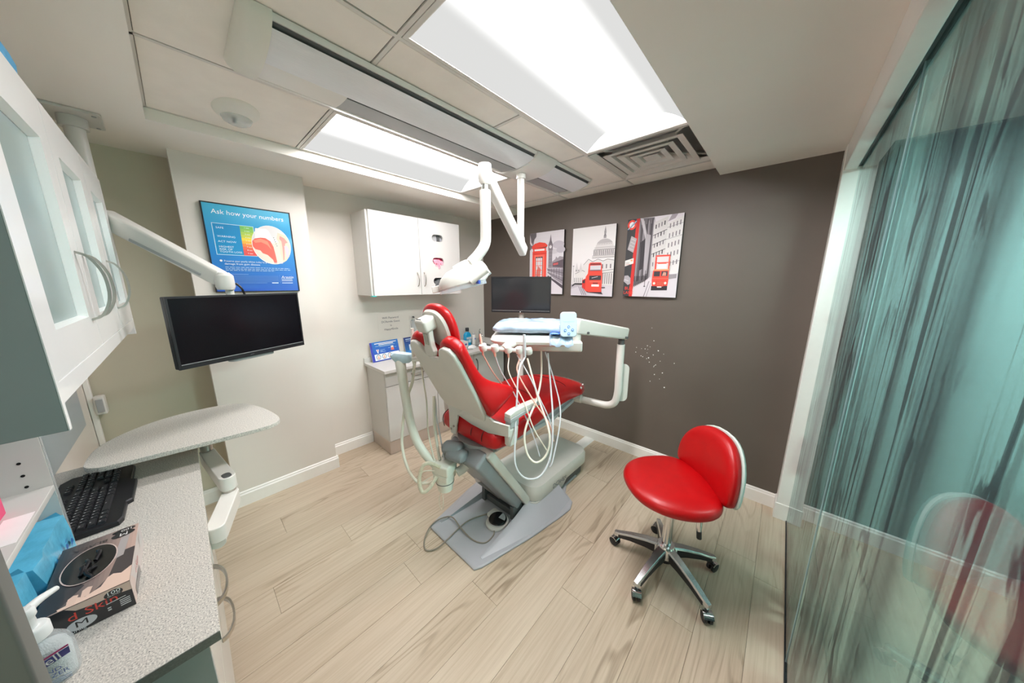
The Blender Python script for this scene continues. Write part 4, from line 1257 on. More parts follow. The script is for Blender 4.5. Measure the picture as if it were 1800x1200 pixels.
for s_ in (-1, 1):
    a = HT2 @ Vector((0.06, s_ * 0.085, -0.03)); b = HT2 @ Vector((0.155, s_ * 0.09, 0.012))
    obj('handle', MB().tube([a, a.lerp(b, .5), b], [0.014, 0.016, 0.017], 12), M['white'], lh, smooth=True)
mb = MB().loft([[HT2 @ Vector((x, y, z)) for y, z in ((-0.03, -0.035), (0.03, -0.035), (0.02, 0.0), (-0.02, 0.0))] for x in (-0.165, -0.11)])
obj('front_lip', mb, M['white'], lh, bevel=0.004)
mb = MB().cbox(HT2 @ Vector((0.095, -0.087, -0.037)), (0.022, 0.012, 0.018)); 
obj('switch', mb, M['bluebtn'], lh, bevel=0.002)

# ================================================================== WHITE WALL: cabinets, worktop and what stands there
# wall cabinet
XF = -2.535                                   # front of the wall cabinet's carcass
wc = thing('wall_cabinet', 'white two door wall cabinet with oval dispenser cut-outs on the far wall', 'cabinet', ((XW + XF) / 2, 1.52, 1.425))
mb = MB()
mb.box(XW + 0.001, XF, 1.068, 1.086, 1.425, 2.098); mb.box(XW + 0.001, XF, 1.957, 1.975, 1.425, 2.098)
mb.box(XW + 0.001, XF, 1.086, 1.957, 1.425, 1.443); mb.box(XW + 0.001, XF, 1.086, 1.957, 2.08, 2.098); mb.box(XW + 0.001, XW + 0.008, 1.086, 1.957, 1.443, 2.08)
mb.box(XF - 0.06, XF, 1.515, 1.533, 1.443, 2.08)
obj('carcass', mb, M['lam'], wc)
mb = MB().box(XF + 0.001, XF + 0.019, 1.084, 1.5195, 1.424, 2.099)
dl = obj('door', mb, M['lam'], wc, bevel=0.0015, seg=1)
# right door with three slots: built as strips round the openings
def holed_door(y0, y1, z0, z1, x0, x1, holes):
    """flat panel in the y-z plane with stadium cut-outs"""
    bm = bmesh.new()
    outer = [(y0, z0), (y1, z0), (y1, z1), (y0, z1)]
    loops = [outer] + [[(cy_ + p[0], cz_ + p[1]) for p in rrect(w_, h_, h_ / 2, 6)] for cy_, cz_, w_, h_ in holes]
    edges = []
    for lp in loops:
        vv = [bm.verts.new((x1, a, b)) for a, b in lp]
        edges += [bm.edges.new((vv[k], vv[(k + 1) % len(vv)])) for k in range(len(vv))]
    bmesh.ops.triangle_fill(bm, use_beauty=True, edges=edges)
    # drop faces filled inside the holes
    for f_ in list(bm.faces):
        c = f_.calc_center_median()
        for cy_, cz_, w_, h_ in holes:
            if abs(c.z - cz_) < h_ / 2 * 0.98 and abs(c.y - cy_) < (w_ / 2 - h_ / 2) + math.sqrt(max(0, (h_ / 2) ** 2 - (c.z - cz_) ** 2)) * 0.99:
                bm.faces.remove(f_); break
    r = bmesh.ops.extrude_face_region(bm, geom=list(bm.faces))
    bmesh.ops.translate(bm, verts=[v for v in r['geom'] if isinstance(v, bmesh.types.BMVert)], vec=(x0 - x1, 0, 0))
    m_ = MB(); bm.verts.index_update()
    m_.add([v.co.copy() for v in bm.verts], [tuple(v.index for v in f_.verts) for f_ in bm.faces])
    bm.free()
    return m_
HY = 1.718
holes = [(HY, 1.945, 0.125, 0.062), (HY, 1.735, 0.125, 0.062), (HY, 1.548, 0.125, 0.062)]
dr = obj('door', holed_door(1.5225, 1.976, 1.424, 2.099, XF + 0.001, XF + 0.019, holes), M['lam'], wc)
for d_, y in ((dl, 1.487), (dr, 1.556)):
    mb = MB().tube([(XF + 0.017, y, 1.50), (XF + 0.038, y, 1.515), (XF + 0.047, y, 1.55), (XF + 0.047, y, 1.575), (XF + 0.038, y, 1.61), (XF + 0.017, y, 1.625)], 0.0045, 10)
    obj('handle', mb, M['nickel'], d_, smooth=True)
mb = MB().box(XF - 0.03, XF + 0.018, 1.07, 1.10, 1.417, 1.4245)
obj('teal_pad', mb, M['tealpad'], wc)
# boxes standing behind the slots
def slot_box(name, label, cat, z, cols):
    t_ = thing(name, label, cat, (XF - 0.055, HY, z - 0.075))
    obj('carton', MB().box(XF - 0.09, XF - 0.012, HY - 0.085, HY + 0.085, z - 0.06, z + 0.05), M[cols[0]], t_)
    return t_
for z, nm, lb, ct, cc in ((1.945, 'paper_cup_box', 'grey carton behind the top oval slot of the far wall cabinet', 'box', ('steelgrey', 'dgrey')),
                      (1.735, 'glove_carton', 'pink glove carton behind the middle oval slot of the far wall cabinet', 'box', ('hotpink', 'pinkglove')),
                      (1.548, 'glove_carton', 'black glove carton behind the bottom oval slot of the far wall cabinet', 'box', ('black', 'dgrey'))):
    obj('shelf', MB().box(XW + 0.008, XF - 0.005, 1.5335, 1.956, z - 0.075, z - 0.062), M['lam'], wc)
    t_ = slot_box(nm, lb, ct, z, cc)
    rs = random.Random(int(z * 100))
    if cc[0] == 'steelgrey':
        for k, (w_, c_) in enumerate(((0.045, 'mgrey'), (0.03, 'dgrey'))):
            obj('cup_stack', MB().box(XF - 0.012, XF - 0.004, HY - 0.05 + k * 0.06, HY - 0.05 + k * 0.06 + w_, z - 0.04, z + 0.03), M[c_], t_)
    else:
        mb = MB()
        for k in range(16):                         # crumpled gloves pulled out through the slot
            a = rs.uniform(-0.045, 0.045); drop = max(0.0, 0.055 - abs(a) * 1.3) * rs.uniform(0.4, 1.0)
            p0 = Vector((XF - 0.012, HY + a, z + rs.uniform(-0.02, 0.012)))
            p1 = p0 + Vector((0.022, rs.uniform(-0.012, 0.012), rs.uniform(-0.012, 0.004)))
            p2 = p1 + Vector((0.012, rs.uniform(-0.01, 0.01), -0.02 - drop))
            mb.tube([p0, p1, p2], [0.009, 0.010, 0.004], 6, k=3)
        obj('pulled_gloves', mb, M[cc[1]], t_, smooth=True, kind='stuff')

# base cabinets below
XB = -2.452
def base_unit(y0, y1, label, drawer=True, handles='drawer'):
    t_ = thing('base_cabinet', label, 'cabinet', ((XW + XB) / 2, (y0 + y1) / 2, 0.0), group='white base units on the far wall')
    mb = MB().box(XW + 0.001, XB - 0.019, y0 + 0.0005, y1 - 0.0005, 0.125, 0.775)
    obj('carcass', mb, M['lam'], t_)
    mb = MB().box(XW + 0.02, XB - 0.004, y0 + 0.0005, y1 - 0.0005, 0.004, 0.125)
    obj('toe_kick', mb, M['toe'], t_)
    return t_
u1 = base_unit(1.083, 1.60, 'white base cabinet with a top drawer behind the suction arm')
d_ = obj('drawer', MB().box(XB - 0.018, XB, 1.086, 1.597, 0.645, 0.772), M['lam'], u1, bevel=0.0015, seg=1)
mb = MB().tube([(XB, 1.33, 0.715), (XB + 0.025, 1.335, 0.715), (XB + 0.03, 1.36, 0.715), (XB + 0.03, 1.42, 0.715), (XB + 0.025, 1.445, 0.715), (XB, 1.45, 0.715)], 0.005, 8)
obj('handle', mb, M['nickel'], d_, smooth=True)
obj('door', MB().box(XB - 0.018, XB, 1.086, 1.597, 0.128, 0.640), M['lam'], u1, bevel=0.0015, seg=1)
u2 = base_unit(1.60, 2.556, 'white double door base cabinet under the round sink')
for y0, y1, hy in ((1.603, 2.076, 2.045), (2.080, 2.553, 2.112)):
    d_ = obj('door', MB().box(XB - 0.018, XB, y0, y1, 0.128, 0.772), M['lam'], u2, bevel=0.0015, seg=1)
    mb = MB().tube([(XB, hy, 0.555), (XB + 0.02, hy, 0.57), (XB + 0.028, hy, 0.61), (XB + 0.028, hy, 0.65), (XB + 0.02, hy, 0.69), (XB, hy, 0.705)], 0.005, 8)
    obj('handle', mb, M['dgrey'], d_, smooth=True)
# worktop with sink
wt = thing('worktop', 'pale grey worktop with upstand and round sink below the wall cabinet', 'worktop', ((XW + XB) / 2, 1.8, 0.778))
SKX, SKY, SKR = -2.60, 2.345, 0.088
def top_with_hole(x0, x1, y0, y1, z0, z1, cx_, cy_, r):
    bm = bmesh.new(); edges = []
    for lp in ([(x0, y0), (x1, y0), (x1, y1), (x0, y1)], [(cx_ + r * math.cos(a), cy_ + r * math.sin(a)) for a in [2 * PI * k / 28 for k in range(28)]]):
        vv = [bm.verts.new((a, b, z1)) for a, b in lp]
        edges += [bm.edges.new((vv[k], vv[(k + 1) % len(vv)])) for k in range(len(vv))]
    bmesh.ops.triangle_fill(bm, use_beauty=True, edges=edges)
    for f_ in list(bm.faces):
        c = f_.calc_center_median()
        if (c.x - cx_) ** 2 + (c.y - cy_) ** 2 < (r * 0.99) ** 2:
            bm.faces.remove(f_)
    rr_ = bmesh.ops.extrude_face_region(bm, geom=list(bm.faces))
    bmesh.ops.translate(bm, verts=[v for v in rr_['geom'] if isinstance(v, bmesh.types.BMVert)], vec=(0, 0, z0 - z1))
    bm.verts.index_update(); m_ = MB(); m_.add([v.co.copy() for v in bm.verts], [tuple(v.index for v in f_.verts) for f_ in bm.faces]); bm.free()
    return m_
obj('slab', top_with_hole(XW + 0.001, XB + 0.045, 1.063, 2.575, 0.776, 0.80, SKX, SKY, SKR), M['palework'], wt)
obj('upstand', MB().box(XW + 0.001, XW + 0.016, 1.063, 2.575, 0.80, 0.845), M['palework'], wt, bevel=0.001, seg=1)
obj('end_upstand', MB().box(XW + 0.016, XB + 0.03, 2.562, 2.575, 0.80, 0.845), M['palework'], wt)
mb = MB().lathe([(SKR + 0.006, 0.802), (SKR, 0.803), (SKR - 0.004, 0.79), (SKR - 0.012, 0.72), (SKR - 0.03, 0.70), (0.012, 0.695), (0.01, 0.694)], (SKX, SKY, 0), 32)
obj('sink_bowl', mb, M['steel'], wt, smooth=True)
mb = MB().lathe([(0.045, 0.8005), (0.045, 0.8025), (0.035, 0.8025), (0.033, 0.8008)], (-2.55, 2.10, 0), 24)
obj('waste_ring', mb, M['steel'], wt, smooth=True)
mb = MB().lathe([(0.034, 0.8004), (0.001, 0.8006)], (-2.55, 2.10, 0), 24)
obj('waste_hole', mb, M['dark_hole'], wt)
# tap
t_ = thing('tap', 'small chrome tap behind the round sink', 'tap', (-2.74, 2.42, 0.80))
mb = MB().cyl((-2.74, 2.42, 0.801), (-2.74, 2.42, 0.93), 0.013, 14); mb.lathe([(0.02, 0.801), (0.02, 0.812), (0.013, 0.818)], (-2.74, 2.42, 0), 16)
obj('body', mb, M['chrome'], t_, smooth=True)
obj('spout', MB().tube([(-2.74, 2.42, 0.91), (-2.71, 2.41, 0.925), (-2.66, 2.39, 0.915), (-2.645, 2.385, 0.90)], 0.008, 10), M['chrome'], t_, smooth=True)
obj('lever', MB().tube([(-2.74, 2.42, 0.93), (-2.735, 2.415, 0.955), (-2.71, 2.405, 0.975)], [0.012, 0.008, 0.006], 10), M['chrome'], t_, smooth=True)
# mouthwash bottle
BX, BY = -2.735, 2.225
t_ = thing('mouthwash_bottle', 'blue mouthwash bottle with black cap on the far worktop', 'bottle', (BX, BY, 0.80))
def rr_ring(w, l, z, r=0.014):
    return [Vector((BX + p[0], BY + p[1], z)) for p in rrect(w, l, r, 4)]
obj('bottle', MB().loft([rr_ring(0.055, 0.082, 0.801), rr_ring(0.058, 0.086, 0.81), rr_ring(0.058, 0.086, 0.925), rr_ring(0.05, 0.07, 0.945), rr_ring(0.034, 0.036, 0.962), rr_ring(0.03, 0.03, 0.966)]), M['mouthwash'], t_, smooth=True)
obj('neck', MB().lathe([(0.018, 0.962), (0.018, 0.972)], (BX, BY, 0), 16), M['clearp'], t_, smooth=True)
obj('cap', MB().lathe([(0.021, 0.972), (0.021, 1.008), (0.018, 1.012), (0.001, 1.012)], (BX, BY, 0), 18), M['black'], t_, smooth=True)
pr = Print(frame((BX + 0.0295, BY - 0.035, 0.835), (0, 1, 0), (0, 0, 1)), 0.0004)
pr.rect(0, 0, 0.07, 0.072, (120, 190, 214)); pr.rect(0, 0.045, 0.07, 0.066, (226, 236, 240)); pr.text('LISTERINE', 0.002, 0.050, 0.0135, (40, 50, 70)); pr.oval(0.045, 0.022, 0.018, 0.018, (206, 228, 238))
pr.rect(0.0, 0.04, 0.07, 0.043, (40, 60, 90))
obj('label_print', pr, M['print'], t_)
# white tube bottle
t_ = thing('lotion_bottle', 'small white bottle with blue mark beside the mouthwash', 'bottle', (-2.725, 2.315, 0.80))
obj('bottle', MB().lathe([(0.02, 0.801), (0.025, 0.805), (0.026, 0.90), (0.018, 0.915), (0.012, 0.92)], (-2.725, 2.315, 0), 18), M['white'], t_, smooth=True)
obj('cap', MB().lathe([(0.013, 0.92), (0.013, 0.94), (0.001, 0.942)], (-2.725, 2.315, 0), 14), M['clearp'], t_, smooth=True)
pr = Print(frame((-2.6985, 2.302, 0.862), (0, 1, 0), (0, 0, 1)), 0.0006); pr.shape([(0.004, 0.01), (0.013, 0.0), (0.022, 0.01), (0.013, 0.024)], (50, 110, 200))
obj('blue_mark', pr, M['print'], t_)
# tissue box and crumpled tissue
t_ = thing('tissue_box', 'low white tissue box on the far worktop behind the chair shoulder', 'box', (-2.70, 2.09, 0.80))
obj('carton', MB().box(-2.76, -2.64, 2.0, 2.16, 0.801, 0.875), M['white'], t_, bevel=0.003)
pr = Print(frame((-2.6395, 2.11, 0.83), (0, 1, 0), (0, 0, 1)), 0.0004); pr.rect(0, 0, 0.03, 0.02, (96, 80, 160)); obj('print', pr, M['print'], t_)
mb = MB(); rs = random.Random(4)
mb.loft([[Vector((-2.59 + (0.05 * k_) * math.cos(a) * rs.uniform(.7, 1.2), 2.175 + (0.055 * k_) * math.sin(a) * rs.uniform(.7, 1.2), 0.801 + z_)) for a in [2 * PI * q / 10 for q in range(10)]] for k_, z_ in ((1, 0), (0.95, 0.01), (0.6, 0.026), (0.15, 0.032))])
tag(obj('crumpled_tissue', mb, M['paper'], smooth=True), 'crumpled white tissue on the far worktop by the waste hole', 'tissue')
# leaflet stands leaning on the wall
def easel(name, label, cat, origin, xdir, w_, h_, lean=0.22):
    up = Vector((-lean, 0, 1)).normalized()
    T_ = frame(origin, xdir, up)
    t2 = thing(name, label, cat, origin)
    obj('board', MB().prism([(0, 0), (w_, 0), (w_, h_), (0, h_)], -0.004, 0, T=T_), M['paper'], t2)
    return t2, T_
t2, T_ = easel('information_card', 'blue landscape information card with tooth drawings leaning on the far wall', 'card', (-2.755, 1.118, 0.802), (-0.10, 1, 0), 0.29, 0.185)
pr = Print(T_)
pr.gradient(0, 0, 0.29, 0.185, (44, 70, 176), (50, 128, 208), 10)
pr.shape([(0, 0), (0.02, 0), (0.02, 0.185), (0, 0.185)], (66, 72, 176))
pr.rect(0.028, 0.010, 0.282, 0.068, (236, 240, 240))
for k, c_ in enumerate((0.064, 0.122, 0.180, 0.238)):
    pr.oval(c_, 0.040, 0.023, 0.025, (30, 110, 150)); pr.oval(c_, 0.039, 0.018, 0.020, (236, 232, 226)); pr.shape([(c_ - 0.011, 0.022), (c_ + 0.011, 0.022), (c_ + 0.006, 0.052), (c_ - 0.006, 0.052)], (238, 190, 170))
for y_, a_, b_ in ((0.168, 0.045, 0.27), (0.155, 0.085, 0.235)):
    pr.line(a_, y_, b_, y_, 0.008, (240, 244, 248))
for y_, a_, b_ in ((0.143, 0.05, 0.25), (0.136, 0.09, 0.20), (0.104, 0.09, 0.14), (0.094, 0.09, 0.115), (0.086, 0.09, 0.145), (0.112, 0.176, 0.196), (0.112, 0.238, 0.262)):
    pr.line(a_, y_, b_, y_, 0.0035, (170, 206, 236))
pr.shape([(0.05, 0.112), (0.08, 0.112), (0.074, 0.096), (0.068, 0.076), (0.062, 0.076), (0.056, 0.096)], (238, 238, 236)); pr.shape([(0.058, 0.108), (0.072, 0.108), (0.068, 0.094), (0.062, 0.094)], (200, 120, 140))
pr.rect(0.203, 0.088, 0.231, 0.128, (240, 238, 232)); pr.shape([(0.198, 0.086), (0.236, 0.086), (0.226, 0.112), (0.208, 0.112)], (240, 120, 96))
obj('print', pr, M['gprint'], t2)
t2, T_ = easel('information_card', 'dark blue upright leaflet card behind the suction handles', 'card', (-2.775, 1.465, 0.802), (-0.10, 1, 0), 0.145, 0.185)
pr = Print(T_)
pr.gradient(0, 0, 0.145, 0.185, (40, 120, 170), (40, 60, 130), 10); pr.rect(0, 0.0, 0.145, 0.045, (60, 130, 196)); pr.rect(0.05, 0.05, 0.095, 0.11, (206, 220, 232))
pr.line(0.02, 0.165, 0.10, 0.165, 0.010, (190, 210, 236)); pr.line(0.02, 0.148, 0.085, 0.148, 0.004, (190, 210, 236)); pr.rect(0.095, 0.05, 0.145, 0.185, (30, 110, 150))
obj('print', pr, M['gprint'], t2)
obj_ = MB().box(-2.73, -2.69, 1.50, 1.60, 0.801, 0.835)
tag(obj('card_tray', obj_, M['white'], bevel=0.004), 'low white tray in front of the dark blue leaflet', 'tray')
t2, T_ = easel('leaflet', 'white and purple leaflet in a stand behind the headrest stem', 'leaflet', (-2.80, 1.655, 0.93), (0, 1, 0), 0.11, 0.165, 0.05)
obj('stand', MB().box(-2.808, -2.765, 1.66, 1.76, 0.801, 0.93), M['clearp'], t2)
pr = Print(T_); pr.rect(0, 0, 0.11, 0.165, (238, 238, 240)); pr.rect(0, 0, 0.012, 0.165, (84, 60, 140)); pr.shape([(0.02, 0.03), (0.09, 0.03), (0.09, 0.06), (0.06, 0.085), (0.02, 0.07)], (110, 70, 150)); pr.oval(0.06, 0.075, 0.02, 0.015, (190, 80, 150)); pr.rect(0.012, 0.01, 0.11, 0.028, (90, 80, 160))
obj('print', pr, M['print'], t2)
# notice lettering on the wall
t_ = thing('wifi_notice', 'small black lettered wifi notice on the white wall above the blue card', 'notice', (XW + 0.001, 1.35, 1.09))
obj('sheet', MB().box(XW + 0.0005, XW + 0.0015, 1.225, 1.475, 1.06, 1.235), M['wall'], t_)
pr = Print(frame((XW + 0.0016, 1.35, 1.19), (0, 1, 0), (0, 0, 1)), 0.0002)
for k, tx in enumerate(('WiFi Password', 'DCRsmile Guest', 'is', 'Happy4Smile')):
    pr.text(tx, 0, -0.037 * k, 0.027, (60, 60, 74), 'CENTER')
obj('lettering', pr, M['print'], t_)
# clear soap dispenser on the wall
t_ = thing('soap_dispenser', 'clear wall mounted soap dispenser above the leaflets', 'dispenser', (XW + 0.002, 1.575, 1.02))
obj('back_plate', MB().box(XW + 0.001, XW + 0.008, 1.545, 1.605, 1.02, 1.20), M['white'], t_, bevel=0.003)
obj('tank', MB().prism(rrect(0.05, 0.12, 0.02, 4), 0.0, 0.04, T=frame((XW + 0.009, 1.575, 1.10), (0, 1, 0), (0, 0, 1))), M['clearp'], t_, bevel=0.004)
obj('button', MB().cyl((XW + 0.03, 1.575, 1.19), (XW + 0.045, 1.575, 1.185), 0.008, 12), M['dgrey'], t_, smooth=True)

# ================================================================== POSTER on the pillar
PT = frame((XP + 0.018, 0.160, 1.478), (0, 1, 0), (0, 0, 1))
PWD, PHT = 0.422, 0.518
po = thing('dental_poster', 'blue framed gum disease poster on the white pillar', 'poster', (XP, 0.37, 1.478))
fr = MB(); e = 0.006
for x0, x1, y0, y1 in ((-e, 0, -e, PHT + e), (PWD, PWD + e, -e, PHT + e), (0, PWD, -e, 0), (0, PWD, PHT, PHT + e)):
    vs = [PT @ Vector((x, y, z)) for z in (-0.0175, 0.003) for y in (y0, y1) for x in (x0, x1)]
    fr.add(vs, [(0, 2, 3, 1), (4, 5, 7, 6), (0, 1, 5, 4), (2, 6, 7, 3), (0, 4, 6, 2), (1, 3, 7, 5)])
obj('frame', fr, M['black'], po)
obj('backing', MB().prism([(0, 0), (PWD, 0), (PWD, PHT), (0, PHT)], -0.0175, -0.0005, T=PT), M['paper'], po)
pr = Print(PT, 0.00006)
g0, g1 = (34, 84, 184), (24, 162, 214)
pr.gradient(0, 0, PWD, PHT * 0.5, (38, 88, 190), (20, 136, 206), 26); pr.gradient(0, PHT * 0.5, PWD, PHT, (20, 136, 206), (64, 182, 220), 26)
W_ = (240, 246, 250)
pr.text('Ask how your numbers', 0.035, 0.462, 0.037, W_, shear=0.05)
pr.rect(0.028, 0.222, 0.222, 0.408, (206, 232, 244)); pr.rect(0.031, 0.225, 0.219, 0.405, (0, 142, 202))
for y_, tx in ((0.377, 'SAFE'), (0.327, 'WARNING'), (0.297, 'ACT NOW'), (0.266, 'HIGHEST'), (0.251, 'RISK OF'), (0.236, 'TOOTH LOSS')):
    pr.text(tx, 0.044, y_, 0.0155, W_, sx=1.1)
cols = [(120, 196, 96), (140, 200, 90), (176, 208, 84), (206, 214, 76), (244, 218, 60), (250, 184, 58), (246, 140, 60), (240, 104, 66), (236, 82, 74), (232, 76, 76)]
for k, c_ in enumerate(cols):
    y1_ = 0.405 - 0.018 * k; pr.rect(0.155, y1_ - 0.0181, 0.219, y1_, c_)
for k in range(9):
    pr.text('%d mm' % (k + 1), 0.187, 0.391 - 0.0195 * k, 0.011, (250, 250, 244), 'CENTER')
ov = lambda a: (0.305 + 0.102 * math.cos(a), 0.300 + 0.122 * math.sin(a))
pr.oval(0.305, 0.300, 0.104, 0.124, (250, 250, 246), 40); pr.oval(0.305, 0.300, 0.101, 0.121, (236, 224, 208), 40)
pr.shape([ov(a) for a in [math.radians(d_) for d_ in range(10, 171, 10)]], (228, 226, 224))
pr.shape([(0.222, 0.338), (0.225, 0.375), (0.23, 0.40), (0.285, 0.402), (0.298, 0.39), (0.318, 0.33), (0.322, 0.31), (0.30, 0.318), (0.26, 0.345)], (242, 242, 242))
pr.shape([(0.205, 0.318), (0.22, 0.335), (0.25, 0.343), (0.275, 0.343), (0.30, 0.325), (0.312, 0.29), (0.317, 0.24), (0.321, 0.185), (0.305, 0.18), (0.30, 0.205), (0.275, 0.235), (0.25, 0.245), (0.24, 0.262), (0.215, 0.268), (0.204, 0.285)], (240, 104, 88))
pr.shape([(0.21, 0.322), (0.25, 0.338), (0.285, 0.322), (0.30, 0.27), (0.28, 0.30), (0.25, 0.315), (0.22, 0.308)], (250, 146, 118))
pr.shape([(0.345, 0.385), (0.385, 0.37), (0.40, 0.335), (0.402, 0.29), (0.395, 0.235), (0.375, 0.205), (0.355, 0.19), (0.345, 0.25), (0.350, 0.31), (0.335, 0.345)], (244, 216, 190))
pr.shape([(0.355, 0.365), (0.378, 0.352), (0.395, 0.325), (0.380, 0.318), (0.372, 0.285), (0.363, 0.21), (0.357, 0.205), (0.361, 0.29), (0.36, 0.33), (0.350, 0.345)], (240, 160, 150))
pr.shape([(0.372, 0.30), (0.388, 0.305), (0.398, 0.28), (0.39, 0.235), (0.376, 0.22)], (238, 206, 214))
for k in range(5):
    pr.oval(0.320 + 0.003 * k, 0.35 - 0.013 * k, 0.002, 0.003, (70, 70, 76), 8)
pr.oval(0.042, 0.187, 0.0065, 0.0065, W_, 14)
pr.text('Preserve your pearly whites today by preventing further', 0.055, 0.181, 0.0152, W_, sx=0.86); pr.text('damage from gum disease', 0.055, 0.164, 0.0165, W_)
for y_, b_ in ((0.149, 0.385), (0.139, 0.39), (0.130, 0.30)):
    x_ = 0.056
    rs = random.Random(int(y_ * 1e4))
    while x_ < b_:
        l_ = rs.uniform(0.008, 0.024); pr.line(x_, y_, min(b_, x_ + l_), y_, 0.0034, (176, 210, 238)); x_ += l_ + 0.004
for y_ in (0.096, 0.089, 0.082, 0.075, 0.068, 0.060):
    pr.line(0.075, y_, 0.315, y_, 0.0026, (92, 136, 206))
pr.line(0.075, 0.106, 0.16, 0.106, 0.003, (120, 160, 220)); pr.line(0.275, 0.052, 0.31, 0.052, 0.005, W_); pr.line(0.085, 0.052, 0.25, 0.052, 0.0022, (120, 160, 220))
pr.line(0.322, 0.05, 0.322, 0.105, 0.001, (130, 168, 224))
pr.text('Arestin', 0.330, 0.084, 0.0235, W_, shear=0.2)
for y_ in (0.078, 0.067, 0.052):
    pr.line(0.33, y_, 0.392, y_, 0.004, (214, 228, 244))
obj('print', pr, M['gprint'], po)

# ================================================================== NEAR WORKTOP along the near wall
NF = -0.064                                     # front plane of the near base units
CX0, CX1 = -2.02, -0.81
obj_ = thing('counter_top', 'speckled grey worktop carrying the keyboard and glove box', 'worktop', (-1.4, -0.24, 0.776))
obj('slab', MB().box(CX0, CX1, YN + 0.001, -0.044, 0.776, 0.80), M['quartz'], obj_, bevel=0.0015, seg=1)
obj('edge_band', MB().box(CX1, CX1 + 0.0012, YN + 0.001, -0.0445, 0.777, 0.799), M['edgegrey'], obj_)
# pale panel on the wall above it
tag(obj('splash_panel', MB().box(-2.62, -0.68, YN + 0.0005, YN + 0.006, 0.801, 1.270), M['splash'], bevel=0.001, seg=1), 'pale blue grey back panel on the wall above the near worktop', 'panel')
def near_unit(x0, x1, label, rows, end=None):
    t_ = thing('base_cabinet', label, 'cabinet', ((x0 + x1) / 2, (YN + NF) / 2, 0), group='base units under the near worktop')
    obj('carcass', MB().box(x0 + 0.0005, x1 - 0.0005, YN + 0.001, NF - 0.019, 0.10, 0.775), M['lam'], t_)
    obj('toe_kick', MB().box(x0 + 0.001, x1 - 0.001, YN + 0.02, NF - 0.03, 0.004, 0.10), M['toe'], t_)
    if end:
        obj('end_panel', MB().box(x1, x1 + 0.016, YN + 0.001, NF, 0.004, 0.775), M['greyp'], t_, bevel=0.001, seg=1)
    for z0, z1, hz in rows:
        d_ = obj('drawer', MB().box(x0 + 0.002, x1 - 0.002, NF - 0.018, NF, z0 + 0.002, z1 - 0.002), M['lam'], t_, bevel=0.0015, seg=1)
        if hz is None:
            continue
        xm = (x0 + x1) / 2
        mb = MB()
        pts = [(xm - 0.092, NF), (xm - 0.083, NF + 0.016), (xm - 0.05, NF + 0.031), (xm, NF + 0.036), (xm + 0.05, NF + 0.031), (xm + 0.083, NF + 0.016), (xm + 0.092, NF)]
        P_ = smooth_path([Vector((a, b, hz)) for a, b in pts], 5)
        rings = []
        for k, p in enumerate(P_):
            tt = (P_[min(k + 1, len(P_) - 1)] - P_[max(k - 1, 0)]).normalized(); n_ = Vector((-tt.y, tt.x, 0))
            rings.append([p + n_ * 0.003 + Vector((0, 0, 0.007)), p - n_ * 0.003 + Vector((0, 0, 0.007)), p - n_ * 0.003 - Vector((0, 0, 0.007)), p + n_ * 0.003 - Vector((0, 0, 0.007))])
        mb.loft(rings)
        obj('handle', mb, M['nickel'], d_, smooth=True)
    return t_
near_unit(-1.69, -0.832, 'white drawer base cabinet at the near end under the glove box', [(0.10, 0.495, 0.43), (0.495, 0.775, 0.565)], end=True)
near_unit(-2.01, -1.69, 'narrow white base cabinet below the swivel table', [(0.10, 0.775, None)])

# upper cabinet with frosted doors
UY = -0.17
uc = thing('upper_cabinet', 'white upper cabinet with three frosted glass doors at the left edge', 'cabinet', (-1.66, (YN + UY) / 2, 1.272))
mb = MB().box(-2.345, -0.947, YN + 0.001, UY - 0.022, 1.345, 1.985)
obj('carcass', mb, M['lamg'], uc)
obj('end_panel', MB().box(-0.947, -0.931, YN + 0.001, UY, 1.272, 1.985), M['greyp'], uc, bevel=0.001, seg=1, label='grey near end panel')
obj('panel_edge', MB().box(-0.947, -0.931, UY, UY + 0.0015, 1.272, 1.985), M['lamg'], uc)
obj('end_panel', MB().box(-2.361, -2.345, YN + 0.001, UY, 1.285, 1.985), M['lamg'], uc, bevel=0.001, seg=1)
obj('light_rail', MB().box(-2.345, -0.947, UY - 0.016, UY + 0.0, 1.318, 1.358), M['lamg'], uc, bevel=0.001, seg=1)
